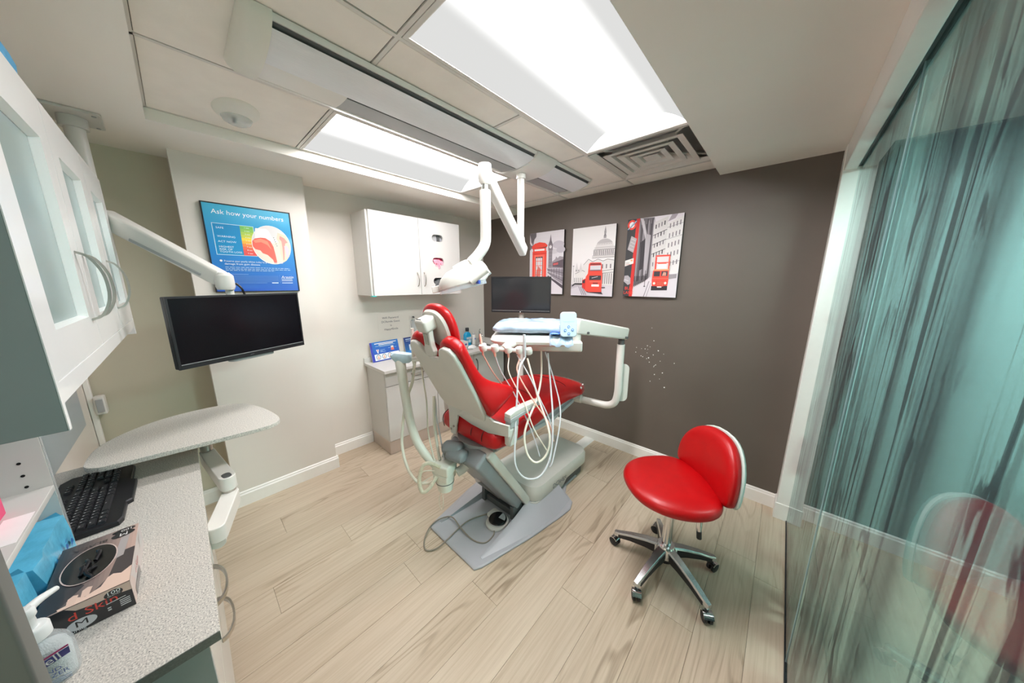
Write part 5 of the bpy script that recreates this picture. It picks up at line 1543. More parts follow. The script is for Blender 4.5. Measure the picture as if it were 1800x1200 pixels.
for x0, x1, hx in ((-1.448, -0.950, -1.40), (-1.909, -1.451, -1.495), (-2.343, -1.912, -1.935)):
    z0, z1, st = 1.361, 1.984, 0.085
    mb = MB()
    # frame of the door: bevelled opening, glass set back
    o_ = [(x0, z0), (x1, z0), (x1, z1), (x0, z1)]
    i_ = [(x0 + st, z0 + st), (x1 - st, z0 + st), (x1 - st, z1 - st - 0.025), (x0 + st, z1 - st - 0.025)]
    j_ = [(x0 + st + 0.004, z0 + st + 0.004), (x1 - st - 0.004, z0 + st + 0.004), (x1 - st - 0.004, z1 - st - 0.029), (x0 + st + 0.004, z1 - st - 0.029)]
    yb, yf = UY - 0.020, UY
    rings = [[Vector((a, yb, b)) for a, b in o_], [Vector((a, yf, b)) for a, b in o_], [Vector((a, yf, b)) for a, b in i_], [Vector((a, yb + 0.004, b)) for a, b in j_], [Vector((a, yb, b)) for a, b in j_], [Vector((a, yb, b)) for a, b in o_]]
    mb.loft(rings, cap=False)
    d_ = obj('door', mb, M['lamg'], uc)
    obj('glass', MB().box(x0 + st, x1 - st, yb - 0.0015, yb + 0.0035, z0 + st, z1 - st - 0.025), M['frost'], d_)
    pts = [(UY, 1.435), (UY + 0.02, 1.447), (UY + 0.036, 1.485), (UY + 0.040, 1.525), (UY + 0.036, 1.565), (UY + 0.02, 1.602), (UY, 1.614)]
    P_ = smooth_path([Vector((hx, a, b)) for a, b in pts], 5)
    rings = []
    for k, p in enumerate(P_):
        tt = (P_[min(k + 1, len(P_) - 1)] - P_[max(k - 1, 0)]).normalized(); n_ = Vector((0, -tt.z, tt.y))
        rings.append([p + n_ * 0.003 + Vector((0.006, 0, 0)), p - n_ * 0.003 + Vector((0.006, 0, 0)), p - n_ * 0.003 - Vector((0.006, 0, 0)), p + n_ * 0.003 - Vector((0.006, 0, 0))])
    obj('handle', MB().loft(rings), M['nickel'], d_, smooth=True)
mb = MB().loft([[Vector((-1.30 + a * k_, -0.20 + b * k_, 1.986 + z_)) for a, b in rrect(0.10, 0.055, 0.02, 4)] for k_, z_ in ((1, 0), (1.05, 0.02), (0.9, 0.04), (0.4, 0.05))])
tag(obj('blue_pouch', mb, M['bluepouch'], smooth=True), 'rounded blue pouch lying on top of the upper cabinet', 'pouch')

# open organiser shelf under it
og = thing('shelf_organiser', 'white open shelf organiser standing on the near worktop', 'shelf', (-1.13, -0.367, 0.80))
sp = obj('side_panel', MB().box(-1.424, -1.410, YN + 0.007, -0.304, 0.801, 1.270), M['lam'], og, bevel=0.001, seg=1)
for z in (1.075, 1.040, 1.005 + 0.003):
    obj('peg_hole', MB().cyl((-1.4098, -0.3415, z), (-1.4092, -0.3415, z), 0.0035, 12), M['dark_hole'], sp)
obj('side_panel', MB().box(-0.845, -0.831, YN + 0.007, -0.304, 0.801, 1.270), M['lam'], og, bevel=0.001, seg=1)
obj('shelf', MB().box(-1.410, -0.845, YN + 0.007, -0.304, 0.978, 0.994), M['lam'], og, bevel=0.001, seg=1)
obj('edge_seal', MB().box(-1.4235, -1.4105, -0.304, -0.3025, 0.801, 1.27), M['clearp'], og)
t_ = thing('pink_box', 'bright pink carton on the organiser shelf at the left edge', 'box', (-1.24, -0.39, 0.995))
obj('carton', MB().box(-1.31, -1.17, -0.415, -0.352, 0.9945, 1.05), M['pink'], t_, bevel=0.002)
pr = Print(frame((-1.305, -0.3518, 1.0), (-1, 0, 0), (0, 0, 1)), 0.0003); pr.rect(-0.13, 0.03, -0.01, 0.045, (250, 214, 226)); obj('print', pr, M['print'], t_)
tag(obj('paper_slip', MB().box(-1.27, -1.14, -0.348, -0.308, 0.9942, 0.9948), M['paper']), 'white paper slip lying on the organiser shelf', 'paper')

# blue wrapped cartons under the shelf
def wrapped(label, x0, x1, y0, y1, z0, z1, seed):
    t2 = thing('wrapped_pack', label, 'package', ((x0 + x1) / 2, (y0 + y1) / 2, z0), group='blue wrapped packs under the shelf')
    rs_ = random.Random(seed)
    n = 6
    mb = MB()
    def g(a, b, c): return Vector((a + rs_.uniform(-0.003, 0.003), b + rs_.uniform(-0.003, 0.003), c + rs_.uniform(-0.003, 0.0)))
    rings = []
    for k in range(n + 1):
        x = x0 + (x1 - x0) * k / n
        rings.append([g(x, y0, z0 + 0.004), g(x, y1, z0 + 0.004), g(x, y1, (z0 + z1) / 2), g(x, y1 - 0.006, z1), g(x, (y0 + y1) / 2, z1 + 0.002), g(x, y0, z1)])
    mb.loft(rings)
    wr = obj('wrap', mb, M['wrapblue'], t2, smooth=True)
    mb = MB()
    for sx_ in (x0, x1):
        s_ = -1 if sx_ == x0 else 1
        mb.loft([[Vector((sx_ + s_ * 0.001, y1 - 0.02, z1 - 0.03)), Vector((sx_ + s_ * 0.001, y1 - 0.005, z1 - 0.008)), Vector((sx_ + s_ * 0.001, y1 - 0.05, z1 - 0.01))], [Vector((sx_ + s_ * 0.014, y1 - 0.022, z1 - 0.022)), Vector((sx_ + s_ * 0.014, y1 - 0.016, z1 + 0.004)), Vector((sx_ + s_ * 0.014, y1 - 0.04, z1 - 0.006))]])
        break
    obj('wrap_fold', mb, M['wrapblue'], t2)
    for k in range(4):
        xm = x0 + (x1 - x0) * (0.2 + 0.18 * k)
        pr = Print(frame((xm, y1 + 0.004, z0 + 0.03 + 0.01 * (k % 2)), (-1, 0, 0), (0, 0, 1)), 0.0004)
        pr.shape([(0, 0), (0.022, 0.004), (0.018, 0.016), (0.006, 0.02)], (26, 96, 160)); pr.shape([(0.004, 0.024), (0.014, 0.022), (0.016, 0.034)], (30, 120, 176))
        obj('print', pr, M['print'], t2)
    return t2
wrapped('blue film wrapped pack under the shelf, farther one by the keyboard', -1.395, -1.16, -0.415, -0.298, 0.801, 0.91, 5)
wrapped('blue film wrapped pack under the shelf, nearer one behind the sanitizer', -1.145, -0.975, -0.415, -0.305, 0.801, 0.92, 8)

# glove box
GX0, GX1, GY0, GY1, GZ0, GZ1 = -1.275, -1.027, -0.292, -0.170, 0.801, 0.866
gb = thing('glove_box', 'black and tan glove box with oval opening on the near worktop', 'box', ((GX0 + GX1) / 2, (GY0 + GY1) / 2, 0.80))
obj('carton', MB().box(GX0, GX1, GY0, GY1, GZ0, GZ1), M['boxtan'], gb)
pr = Print(frame((GX0, GY0, GZ1), (1, 0, 0), (0, 1, 0)), 0.00015)          # top: x along, y across
LX, LY = GX1 - GX0, GY1 - GY0
pr.gradient(0, 0, LX, LY, (40, 40, 46), (206, 176, 162), 18)
pr.shape([(0, 0), (0.10, 0), (0.19, LY * 0.45), (0.245, LY * 0.2), (LX, 0.0), (LX, 0), (0, 0)], (44, 44, 50))
pr.shape([(0.11, LY), (0.11, LY * 0.80), (0.20, LY * 0.72), (0.225, LY * 0.60), (LX, LY * 0.55), (LX, LY)], (70, 62, 64))
pr.shape([(0.04, LY * 0.90), (0.13, LY * 0.86), (0.135, LY * 0.74), (0.045, LY * 0.78)], (176, 170, 168))
pr.oval(0.030, LY * 0.80, 0.013, 0.020, (24, 24, 28), 22); pr.oval(0.012, LY * 0.80, 0.010, 0.020, (24, 24, 28), 22)
pr.text('M', 0.024, LY * 0.87, 0.020, (240, 240, 238), rot=-PI / 2); pr.text('100', 0.008, LY * 0.93, 0.014, (240, 240, 238), rot=-PI / 2)
pr.text('BLACK', 0.026, LY * 0.60, 0.018, (60, 56, 58), rot=-PI / 2)
# hand drawn at the near edge of the top
pr.shape([(0.19, LY), (0.205, LY * 0.88), (0.195, LY * 0.78), (0.20, LY * 0.72), (0.225, LY * 0.66), (0.236, LY * 0.50), (0.225, LY * 0.40), (0.228, LY * 0.30), (0.238, LY * 0.34), (0.24, LY * 0.22), (0.246, LY * 0.24), (LX, LY * 0.1), (LX, LY)], (232, 202, 184))
for a, b in ((0.205, 0.50), (0.215, 0.36)):
    pr.shape([(a, LY * b), (a + 0.004, LY * (b + 0.06)), (a + 0.03, LY * (b + 0.04)), (a + 0.03, LY * (b - 0.05)), (a + 0.006, LY * (b - 0.05))], (226, 196, 178))
pr.oval(0.112, LY * 0.44, 0.070, 0.041, (214, 196, 188), 36); pr.oval(0.112, LY * 0.44, 0.068, 0.039, (8, 8, 10), 36)
obj('top_print', pr, M['gprint'], gb)
mb = MB(); rs = random.Random(2)
for k in range(5):
    cx_, cy_ = GX0 + 0.115 + rs.uniform(-0.03, 0.045), GY0 + LY * 0.42 + rs.uniform(-0.015, 0.015)
    mb.tube([(cx_ - 0.02, cy_, GZ1 + 0.004), (cx_, cy_ + rs.uniform(-0.012, 0.012), GZ1 + 0.010), (cx_ + 0.02, cy_, GZ1 + 0.004)], 0.0035, 6, k=3)
obj('glove_folds', mb, M['black'], gb, smooth=True, kind='stuff')
pr = Print(frame((GX1, GY0, GZ0), (0, 1, 0), (0, 0, 1)), 0.00015)          # near end face
FH = GZ1 - GZ0
pr.rect(0, 0, LY, FH, (18, 18, 24))
pr.shape([(LY * 0.30, FH), (LY * 0.40, FH * 0.80), (LY * 0.62, FH * 0.72), (LY * 0.80, FH * 0.74), (LY, FH * 0.66), (LY, FH)], (220, 188, 170))
pr.oval(LY * 0.80, FH * 0.80, 0.013, 0.0095, (18, 18, 22), 22); pr.text('100', LY * 0.80, FH * 0.80, 0.0115, (240, 240, 236), 'CENTER', sx=1.2); pr.text('GLOVES', LY * 0.80, FH * 0.73, 0.005, (230, 230, 226), 'CENTER'); 
pr.text('d Skin', LY * 0.04 + 0.031, FH * 0.50, 0.0245, (226, 62, 46), sx=1.12)
pr.oval(LY * 0.42, FH * 0.27, 0.0195, 0.0125, (206, 204, 206), 26); pr.text('M', LY * 0.42, FH * 0.19, 0.020, (16, 16, 20), 'CENTER', sx=1.2)
for k in range(4):
    pr.line(LY * 0.84, FH * (0.44 - 0.07 * k), LY * 0.96, FH * (0.44 - 0.07 * k), 0.0022, (214, 214, 214))
pr.line(LY * 0.70, FH * 0.52, LY * 0.92, FH * 0.54, 0.002, (200, 200, 200)); pr.text('ouring', LY * 0.26, FH * 0.05, 0.009, (214, 214, 214))
pr.line(LY * 0.70, FH * 0.36, LY * 0.74, FH * 0.36, 0.003, (200, 200, 200)); pr.line(LY * 0.70, FH * 0.28, LY * 0.74, FH * 0.28, 0.003, (200, 200, 200))
obj('end_print', pr, M['gprint'], gb)
pr = Print(frame((GX1, GY1, GZ0), (-1, 0, 0), (0, 0, 1)), 0.00015)         # long face towards the room
pr.rect(0, 0, LX, FH, (196, 184, 180)); pr.shape([(0, 0), (0.02, 0), (0.05, FH * 0.5), (0.02, FH), (0, FH)], (206, 178, 166)); pr.text('d Skin', 0.07, FH * 0.45, 0.026, (206, 70, 60)); pr.oval(0.205, FH * 0.55, 0.02, 0.018, (190, 186, 184)); pr.rect(0.03, 0.0, 0.12, FH * 0.3, (60, 56, 60))
obj('side_print', pr, M['gprint'], gb)

# hand sanitizer pump bottle
SX, SY = -0.928, -0.268
hs = thing('sanitizer_bottle', 'clear hand sanitizer pump bottle at the near end of the worktop', 'bottle', (SX, SY, 0.80), 0.0)
def sring(w_, l_, z, r=0.02):
    return [Vector((SX + p[0], SY + p[1], z)) for p in rrect(w_, l_, r, 5)]
obj('bottle', MB().loft([sring(0.046, 0.070, 0.801), sring(0.050, 0.074, 0.806), sring(0.050, 0.074, 0.865), sring(0.046, 0.068, 0.882, 0.022), sring(0.034, 0.042, 0.898, 0.016), sring(0.03, 0.03, 0.903, 0.0149)]), M['clearp'], hs, smooth=True)
obj('gel', MB().loft([sring(0.042, 0.066, 0.805), sring(0.045, 0.069, 0.862), sring(0.041, 0.062, 0.876)]), M['gel'], hs, smooth=True)
obj('collar', MB().lathe([(0.0215, 0.902), (0.0215, 0.922), (0.019, 0.926), (0.001, 0.926)], (SX, SY, 0), 22), M['clearcap'], hs, smooth=True)
obj('pump_stem', MB().lathe([(0.011, 0.926), (0.010, 0.945), (0.013, 0.950), (0.013, 0.962), (0.010, 0.966), (0.001, 0.966)], (SX, SY, 0), 18), M['clearcap'], hs, smooth=True)
obj('spout', MB().tube([(SX, SY, 0.958), (SX - 0.02, SY + 0.012, 0.960), (SX - 0.045, SY + 0.026, 0.954)], [0.008, 0.007, 0.005], 10), M['clearcap'], hs, smooth=True)
pr = Print(frame((SX + 0.0253, SY - 0.037, 0.807), (0, 1, 0), (0, 0, 1)), 0.0002)
pr.shape([(0.012, 0.036), (0.073, 0.052), (0.0735, 0.066), (0.02, 0.052)], (50, 52, 130)); pr.shape([(0.045, 0.0605), (0.0735, 0.067), (0.0735, 0.071), (0.04, 0.0625)], (190, 60, 120))
pr.text('Purell', 0.020, 0.0395, 0.020, (244, 244, 246), rot=0.25, shear=0.1)
pr.text('HAND', 0.045, 0.028, 0.011, (70, 90, 150), 'CENTER'); pr.text('SANITIZER', 0.041, 0.018, 0.011, (70, 90, 150), 'CENTER')
for y_ in (0.011, 0.0075, 0.004):
    pr.line(0.018, y_, 0.068, y_, 0.0012, (120, 150, 190))
obj('label_print', pr, M['gprint'], hs)

# keyboard
KX0, KX1, KY0, KY1 = -1.865, -1.428, -0.385, -0.205
kb_ = thing('keyboard', 'black computer keyboard on the near worktop', 'keyboard', ((KX0 + KX1) / 2, (KY0 + KY1) / 2, 0.80))
mb = MB(); ol = [(KX0, KY0 + 0.02), (KX0 + 0.03, KY0), (KX1 - 0.03, KY0), (KX1, KY0 + 0.02), (KX1, KY1 - 0.02), (KX1 - 0.02, KY1 - 0.012), (KX1 - 0.12, KY1 - 0.012), (KX1 - 0.13, KY1), (KX0 + 0.15, KY1), (KX0 + 0.14, KY1 - 0.012), (KX0 + 0.02, KY1 - 0.012), (KX0, KY1 - 0.02)]
mb.loft([[Vector((x, y, 0.801)) for x, y in ol], [Vector((x, y, 0.812 + (KY1 - y) * 0.05)) for x, y in ol], [Vector((x + (0.003 if x < -1.64 else -0.003), y + (0.003 if y < -0.295 else -0.003), 0.815 + (KY1 - y) * 0.05)) for x, y in ol]])
obj('case', mb, M['black'], kb_)
_key = {}
def key(x, y, w_, d=0.0165):
    k_ = round(w_, 4)
    if k_ not in _key:
        m_ = MB(); a, b = w_ / 2, d / 2
        m_.loft([[Vector((sx_ * a, sy_ * b, 0)) for sx_, sy_ in ((-1, -1), (1, -1), (1, 1), (-1, 1))], [Vector((sx_ * (a - 0.0025), sy_ * (b - 0.002), 0.007)) for sx_, sy_ in ((-1, -1), (1, -1), (1, 1), (-1, 1))]])
        # legend: a fleck of light grey on the cap
        me = bpy.data.meshes.new('key'); m_.add([(-0.003, 0.001, 0.00715), (0.001, 0.001, 0.00715), (0.001, 0.004, 0.00715), (-0.003, 0.004, 0.00715)], [(0, 1, 2, 3)])
        me.from_pydata([tuple(v) for v in m_.v], [], m_.f); me.materials.append(M['key']); me.materials.append(M['legend'])
        me.polygons[len(m_.f) - 1].material_index = 1
        _key[k_] = me
    o = bpy.data.objects.new('key', _key[k_]); COL.objects.link(o); o.parent = kb_
    inv = wm(kb_).inverted()
    o.location = inv @ Vector((x, y, 0.8148 + (KY1 - y) * 0.05))
    o.rotation_euler = (-0.05, 0, PI)       # caps face the typist on the room side
rows_y = [KY0 + 0.030, KY0 + 0.054, KY0 + 0.0725, KY0 + 0.091, KY0 + 0.1095, KY0 + 0.128]
for ri, y in enumerate(rows_y):
    xs = KX1 - 0.014
    if ri == 5:
        seq = [0.023, 0.023, 0.023, 0.108, 0.023, 0.023, 0.023, 0.023]
    elif ri == 0:
        seq = [0.018] + [0.0178] * 12
    else:
        seq = [[0.018] * 13 + [0.032], [0.026] + [0.018] * 12 + [0.024], [0.031] + [0.018] * 11 + [0.037], [0.041] + [0.018] * 10 + [0.045]][ri - 1]
    for w_ in seq:
        key(xs - w_ / 2, y, w_ - 0.0015); xs -= w_ + 0.0006
    xs = KX1 - 0.300
    for k in range(3):
        if not (ri == 3 or (ri == 4 and k != 1)):
            key(xs - 0.009, y, 0.0165)
        xs -= 0.0186
    xs -= 0.004
    for k in range(4):
        if ri > 0:
            key(xs - 0.009, y, 0.0165)
        xs -= 0.0186
mb = MB().tube([(-1.72, -0.388, 0.812), (-1.735, -0.40, 0.825), (-1.80, -0.405, 0.86), (-1.83, -0.405, 0.915), (-1.78, -0.405, 0.975), (-1.68, -0.41, 0.995), (-1.55, -0.412, 0.985), (-1.435, -0.412, 0.965)], 0.0028, 8)
obj('cord', mb, M['black'], kb_, smooth=True)
mb = MB(); rs = random.Random(11)
for k in range(5):
    dx, dz = rs.uniform(-0.02, 0.02), rs.uniform(-0.012, 0.012)
    mb.tube([(-1.52, -0.405, 0.806), (-1.60 + dx, -0.402, 0.85 + dz), (-1.68 + dx, -0.400, 0.885 + dz), (-1.72 + dx, -0.398, 0.87 + dz), (-1.68 + dx, -0.395, 0.845 + dz), (-1.58, -0.398, 0.812), (-1.52, -0.400, 0.806)], 0.0022, 6)
tag(obj('coiled_cable', mb, M['black'], smooth=True), 'bundle of thin black cable behind the keyboard', 'cable')

# conduit with a switch box in the alcove corner
t_ = thing('conduit_switch', 'white conduit with a small switch box in the alcove corner', 'switch', (-2.80, -0.405, 0.0))
obj('conduit', MB().box(-2.815, -2.785, YN + 0.001, YN + 0.022, 0.002, 1.50), M['trim'], t_, bevel=0.004)
sb = obj('switch_box', MB().box(-2.82, -2.765, YN + 0.022, YN + 0.062, 0.80, 0.905), M['white'], t_, bevel=0.008, seg=3)
obj('rocker', MB().box(-2.765, -2.760, YN + 0.030, YN + 0.055, 0.815, 0.89), M['mgrey'], sb, bevel=0.002)

# swivel table on a folding arm
st_ = thing('swivel_table', 'speckled grey oval swivel table on a folding white arm', 'table', (-1.42, -0.055, 0.60))
ol = [(-1.705, -0.285), (-1.69, -0.24), (-1.665, 0.0), (-1.655, 0.16), (-1.665, 0.205), (-1.70, 0.235), (-1.78, 0.235), (-1.93, 0.205), (-2.06, 0.155), (-2.12, 0.08), (-2.13, -0.05), (-2.09, -0.17), (-2.0, -0.26), (-1.90, -0.305), (-1.78, -0.315), (-1.73, -0.308)]
def closed_smooth(p, k=4):
    n = len(p); out = []
    for i in range(n):
        a, b, c, d = [Vector((q[0], q[1])) for q in (p[i - 1], p[i], p[(i + 1) % n], p[(i + 2) % n])]
        for j in range(k):
            t = j / k
            out.append(tuple(0.5 * ((2 * b) + (c - a) * t + (2 * a - 5 * b + 4 * c - d) * t * t + (3 * b - a - 3 * c + d) * t ** 3)))
    return out
ols = closed_smooth(ol)
obj('top', MB().prism(ols, 0.882, 0.900), M['quartz'], st_, bevel=0.002)
obj('post', MB().cyl((-1.96, -0.018, 0.745), (-1.96, -0.018, 0.881), 0.022, 16), M['nickel'], st_, smooth=True)
def arm2(a, b, w_, h_):
    m_ = MB(); a, b = Vector(a), Vector(b); d = (b - a); L = d.length; rz = math.atan2(d.y, d.x)
    T_ = Matrix.Translation(a) @ Matrix.Rotation(rz, 4, 'Z')
    outl = [(w_ / 2 * math.cos(t), w_ / 2 * math.sin(t)) for t in [PI / 2 + PI * k / 10 for k in range(11)]] + [(L + w_ / 2 * math.cos(t), w_ / 2 * math.sin(t)) for t in [-PI / 2 + PI * k / 10 for k in range(11)]]
    return m_.prism(outl, -h_ / 2, h_ / 2, T=T_)
a1 = obj('upper_arm', arm2((-1.96, -0.018, 0.712), (-1.635, 0.025, 0.712), 0.055, 0.06), M['white'], st_, bevel=0.004)
obj('pivot_cap', MB().prism(rrect(0.045, 0.028, 0.0139, 5), 0.742, 0.7435, T=Matrix.Translation((-1.635, 0.025, 0)) @ Matrix.Rotation(0.2, 4, 'Z')), M['dgrey'], a1)
obj('lower_arm', arm2((-1.62, 0.025, 0.645), (-1.42, -0.030, 0.645), 0.055, 0.06), M['white'], st_, bevel=0.004)
obj('joint', MB().cyl((-1.63, 0.025, 0.61), (-1.63, 0.025, 0.70), 0.022, 16), M['nickel'], st_, smooth=True)
obj('mount_tube', MB().tube([(-1.42, -0.035, 0.60), (-1.50, -0.02, 0.60), (-1.56, 0.0, 0.60)], 0.024, 14), M['white'], st_, smooth=True)
obj('mount_plate', MB().box(-1.47, -1.37, NF + 0.001, NF + 0.012, 0.56, 0.70), M['white'], st_, bevel=0.003)

# ceiling post with monitor arm
ma = thing('monitor_arm', 'white ceiling mounted monitor arm with square fixing plate', 'monitor arm', (-2.425, -0.208, ZS))
T_ = Matrix.Translation((-2.425, -0.208, ZS)) @ Matrix.Rotation(0.02, 4, 'Z')
pl = obj('ceiling_plate', MB().prism(rrect(0.20, 0.17, 0.012), -0.012, -0.0005, T=T_), M['mgreyl'], ma, bevel=0.002)
for sx_, sy_ in ((-1, -1), (1, -1), (1, 1), (-1, 1)):
    c = T_ @ Vector((sx_ * 0.08, sy_ * 0.065, -0.012)); obj('screw', MB().cyl(c, c - Vector((0, 0, 0.003)), 0.007, 10), M['mgrey'], pl)
obj('post', MB().cyl((-2.425, -0.208, 1.70), (-2.425, -0.208, 2.244), 0.030, 20), M['mgreyl'], ma, smooth=True)
obj('collar', MB().cyl((-2.425, -0.208, 2.20), (-2.425, -0.208, 2.243), 0.042, 20), M['mgreyl'], ma, smooth=True)
mb = MB(); beam(mb, (-2.428, -0.186, 1.832), (-1.985, 0.145, 1.55), 0.055, 0.085, 0.07)
ar = obj('sprung_arm', mb, M['white'], ma, bevel=0.012, seg=3)
mb = MB(); beam(mb, (-2.31, -0.098, 1.728), (-2.04, 0.099, 1.57), 0.060, 0.012, 0.010)
obj('arm_groove', mb, M['mgrey'], ar)
obj('knuckle', MB().lathe([(0.02, 0.045), (0.034, 0.03), (0.036, -0.02), (0.030, -0.035)], (-1.975, 0.153, 1.535), 20), M['white'], ma, smooth=True)
obj('drop_pin', MB().cyl((-1.995, 0.170, 1.35), (-1.99, 0.165, 1.51), 0.016, 14), M['white'], ma, smooth=True)
obj('cable', MB().tube([(-1.97, 0.19, 1.53), (-1.96, 0.205, 1.51), (-1.965, 0.212, 1.49), (-1.985, 0.22, 1.46)], 0.005, 8), M['black'], ma, smooth=True)
m1, w, h = monitor('computer_monitor', 'large black monitor hanging on the white arm in front of the poster', None, (-1.807, -0.044, 0), (-2.045, 0.448, 0), 1.178, 1.478, M['screen'], chin=0.022)
obj('vesa_mount', MB().box(-0.05, 0.05, 0.03, 0.048, 0.10, 0.20), M['dgrey'], m1, bevel=0.004, world_coords=False)
mb = MB().prism(rrect(0.20, 0.05, 0.024, 6), -0.012, 0.0, T=Matrix.Translation((0.02, 0.035, -0.004)))
obj('lower_handle', mb, M['mgrey'], m1, bevel=0.003, world_coords=False)
pr = Print(Matrix.Translation((0.0, -0.0036, 0.006)) @ Matrix.Rotation(PI / 2, 4, 'X'), 0.0002)
pr.text('acer', -0.01, 0.0, 0.010, (120, 120, 124))
obj('maker_mark', pr, M['print'], m1, world_coords=False)

# ================================================================== STOOL
SC = Vector((-0.30, 1.567, 0)); SN = Vector((0.739, 0.674, 0)).normalized(); ST = Vector((SN.y, -SN.x, 0))
stl = thing('operator_stool', 'red vinyl operator stool with rounded backrest on a five star base', 'stool', (SC.x, SC.y, 0))
def S(n, t, z):
    return SC + SN * n + ST * t + Vector((0, 0, z + (0.03 if z > 0.3 else 0)))
# seat: rounded D, flatter at the back
def seat_outline(k, n=36):
    out = []
    for i in range(n):
        a = 2 * PI * i / n
        c, s = math.cos(a), math.sin(a)
        nn = (0.17 if c > 0 else 0.245) * math.copysign(abs(c) ** (0.75 if c > 0 else 1.0), c)
        tt = 0.236 * math.copysign(abs(s) ** 0.85, s)
        out.append((nn * k, tt * k))
    return out
mb = MB().loft([[S(a + 0.005, b, z + (0.012 if a > 0 else 0) * abs(a) / 0.17) for a, b in seat_outline(k)] for k, z in
                ((0.80, 0.455), (0.93, 0.462), (0.99, 0.478), (1.0, 0.495), (0.975, 0.512), (0.90, 0.525), (0.72, 0.533), (0.42, 0.536), (0.12, 0.537))])
obj('seat', mb, M['red'], stl, subs=1)
obj('seat_plate', MB().loft([[S(a + 0.005, b, z) for a, b in seat_outline(0.72)] for z in (0.44, 0.456)]), M['black'], stl, smooth=True)
# backrest: half oval, cushion in front of a white shell
BT = frame(S(0.190, 0.0, 0.475), -ST, Vector((SN.x * 0.10, SN.y * 0.10, 1)))
if BT.to_3x3().col[2].dot(SN) > 0:
    BT = frame(S(0.190, 0.0, 0.475), ST, Vector((SN.x * 0.10, SN.y * 0.10, 1)))
def back_outline(k, n=36):
    out = []
    for i in range(n):
        a = 2 * PI * i / n
        c, s = math.cos(a), math.sin(a)
        x = 0.215 * math.copysign(abs(c) ** 0.85, c)
        y = (0.225 if s > 0 else 0.085) * math.copysign(abs(s) ** (0.95 if s > 0 else 0.55), s)
        out.append((x * k, y * (k if s > 0 else k)))
    return out
def bowl(x):            # the back curves round the sitter
    return 0.9 * x * x
mb = MB().loft([[BT @ Vector((x, y + 0.09, z + bowl(x))) for x, y in back_outline(k)] for k, z in ((0.92, -0.012), (0.985, -0.004), (1.0, 0.012), (0.975, 0.032), (0.89, 0.046), (0.70, 0.053), (0.4, 0.056), (0.1, 0.057))])
bk = obj('backrest', mb, M['red'], stl, subs=1)
mb = MB().loft([[BT @ Vector((x, y + 0.09, z + bowl(x))) for x, y in back_outline(k)] for k, z in ((0.55, -0.036), (0.85, -0.034), (0.985, -0.024), (1.012, -0.014), (1.0, -0.006))])
obj('back_shell', mb, M['shellwhite'], bk, smooth=True)
mb = MB().tube([S(0.06, 0, 0.447), S(0.18, 0, 0.447), S(0.235, 0, 0.46), S(0.250, 0, 0.52)], 0.012, 10)
obj('back_bracket', mb, M['chrome'], stl, smooth=True)
# gas column, levers
mb = MB().cyl((SC.x, SC.y, 0.165), (SC.x, SC.y, 0.475), 0.0235, 20); 
obj('gas_column', mb, M['chrome'], stl, smooth=True)
for p in (S(0.06, 0.14, 0), S(-0.05, -0.12, 0)):
    mb = MB().tube([p + Vector((0, 0, 0.475)), p + Vector((0.0, 0.005, 0.40)), p + Vector((0.005, 0.01, 0.345))], [0.013, 0.013, 0.010], 12)
    lv = obj('lever', mb, M['chrome'], stl, smooth=True)
    obj('lever_grip', MB().cyl(p + Vector((0.003, 0.004, 0.375)), p + Vector((0.006, 0.010, 0.335)), 0.0115, 12), M['black'], lv, smooth=True)
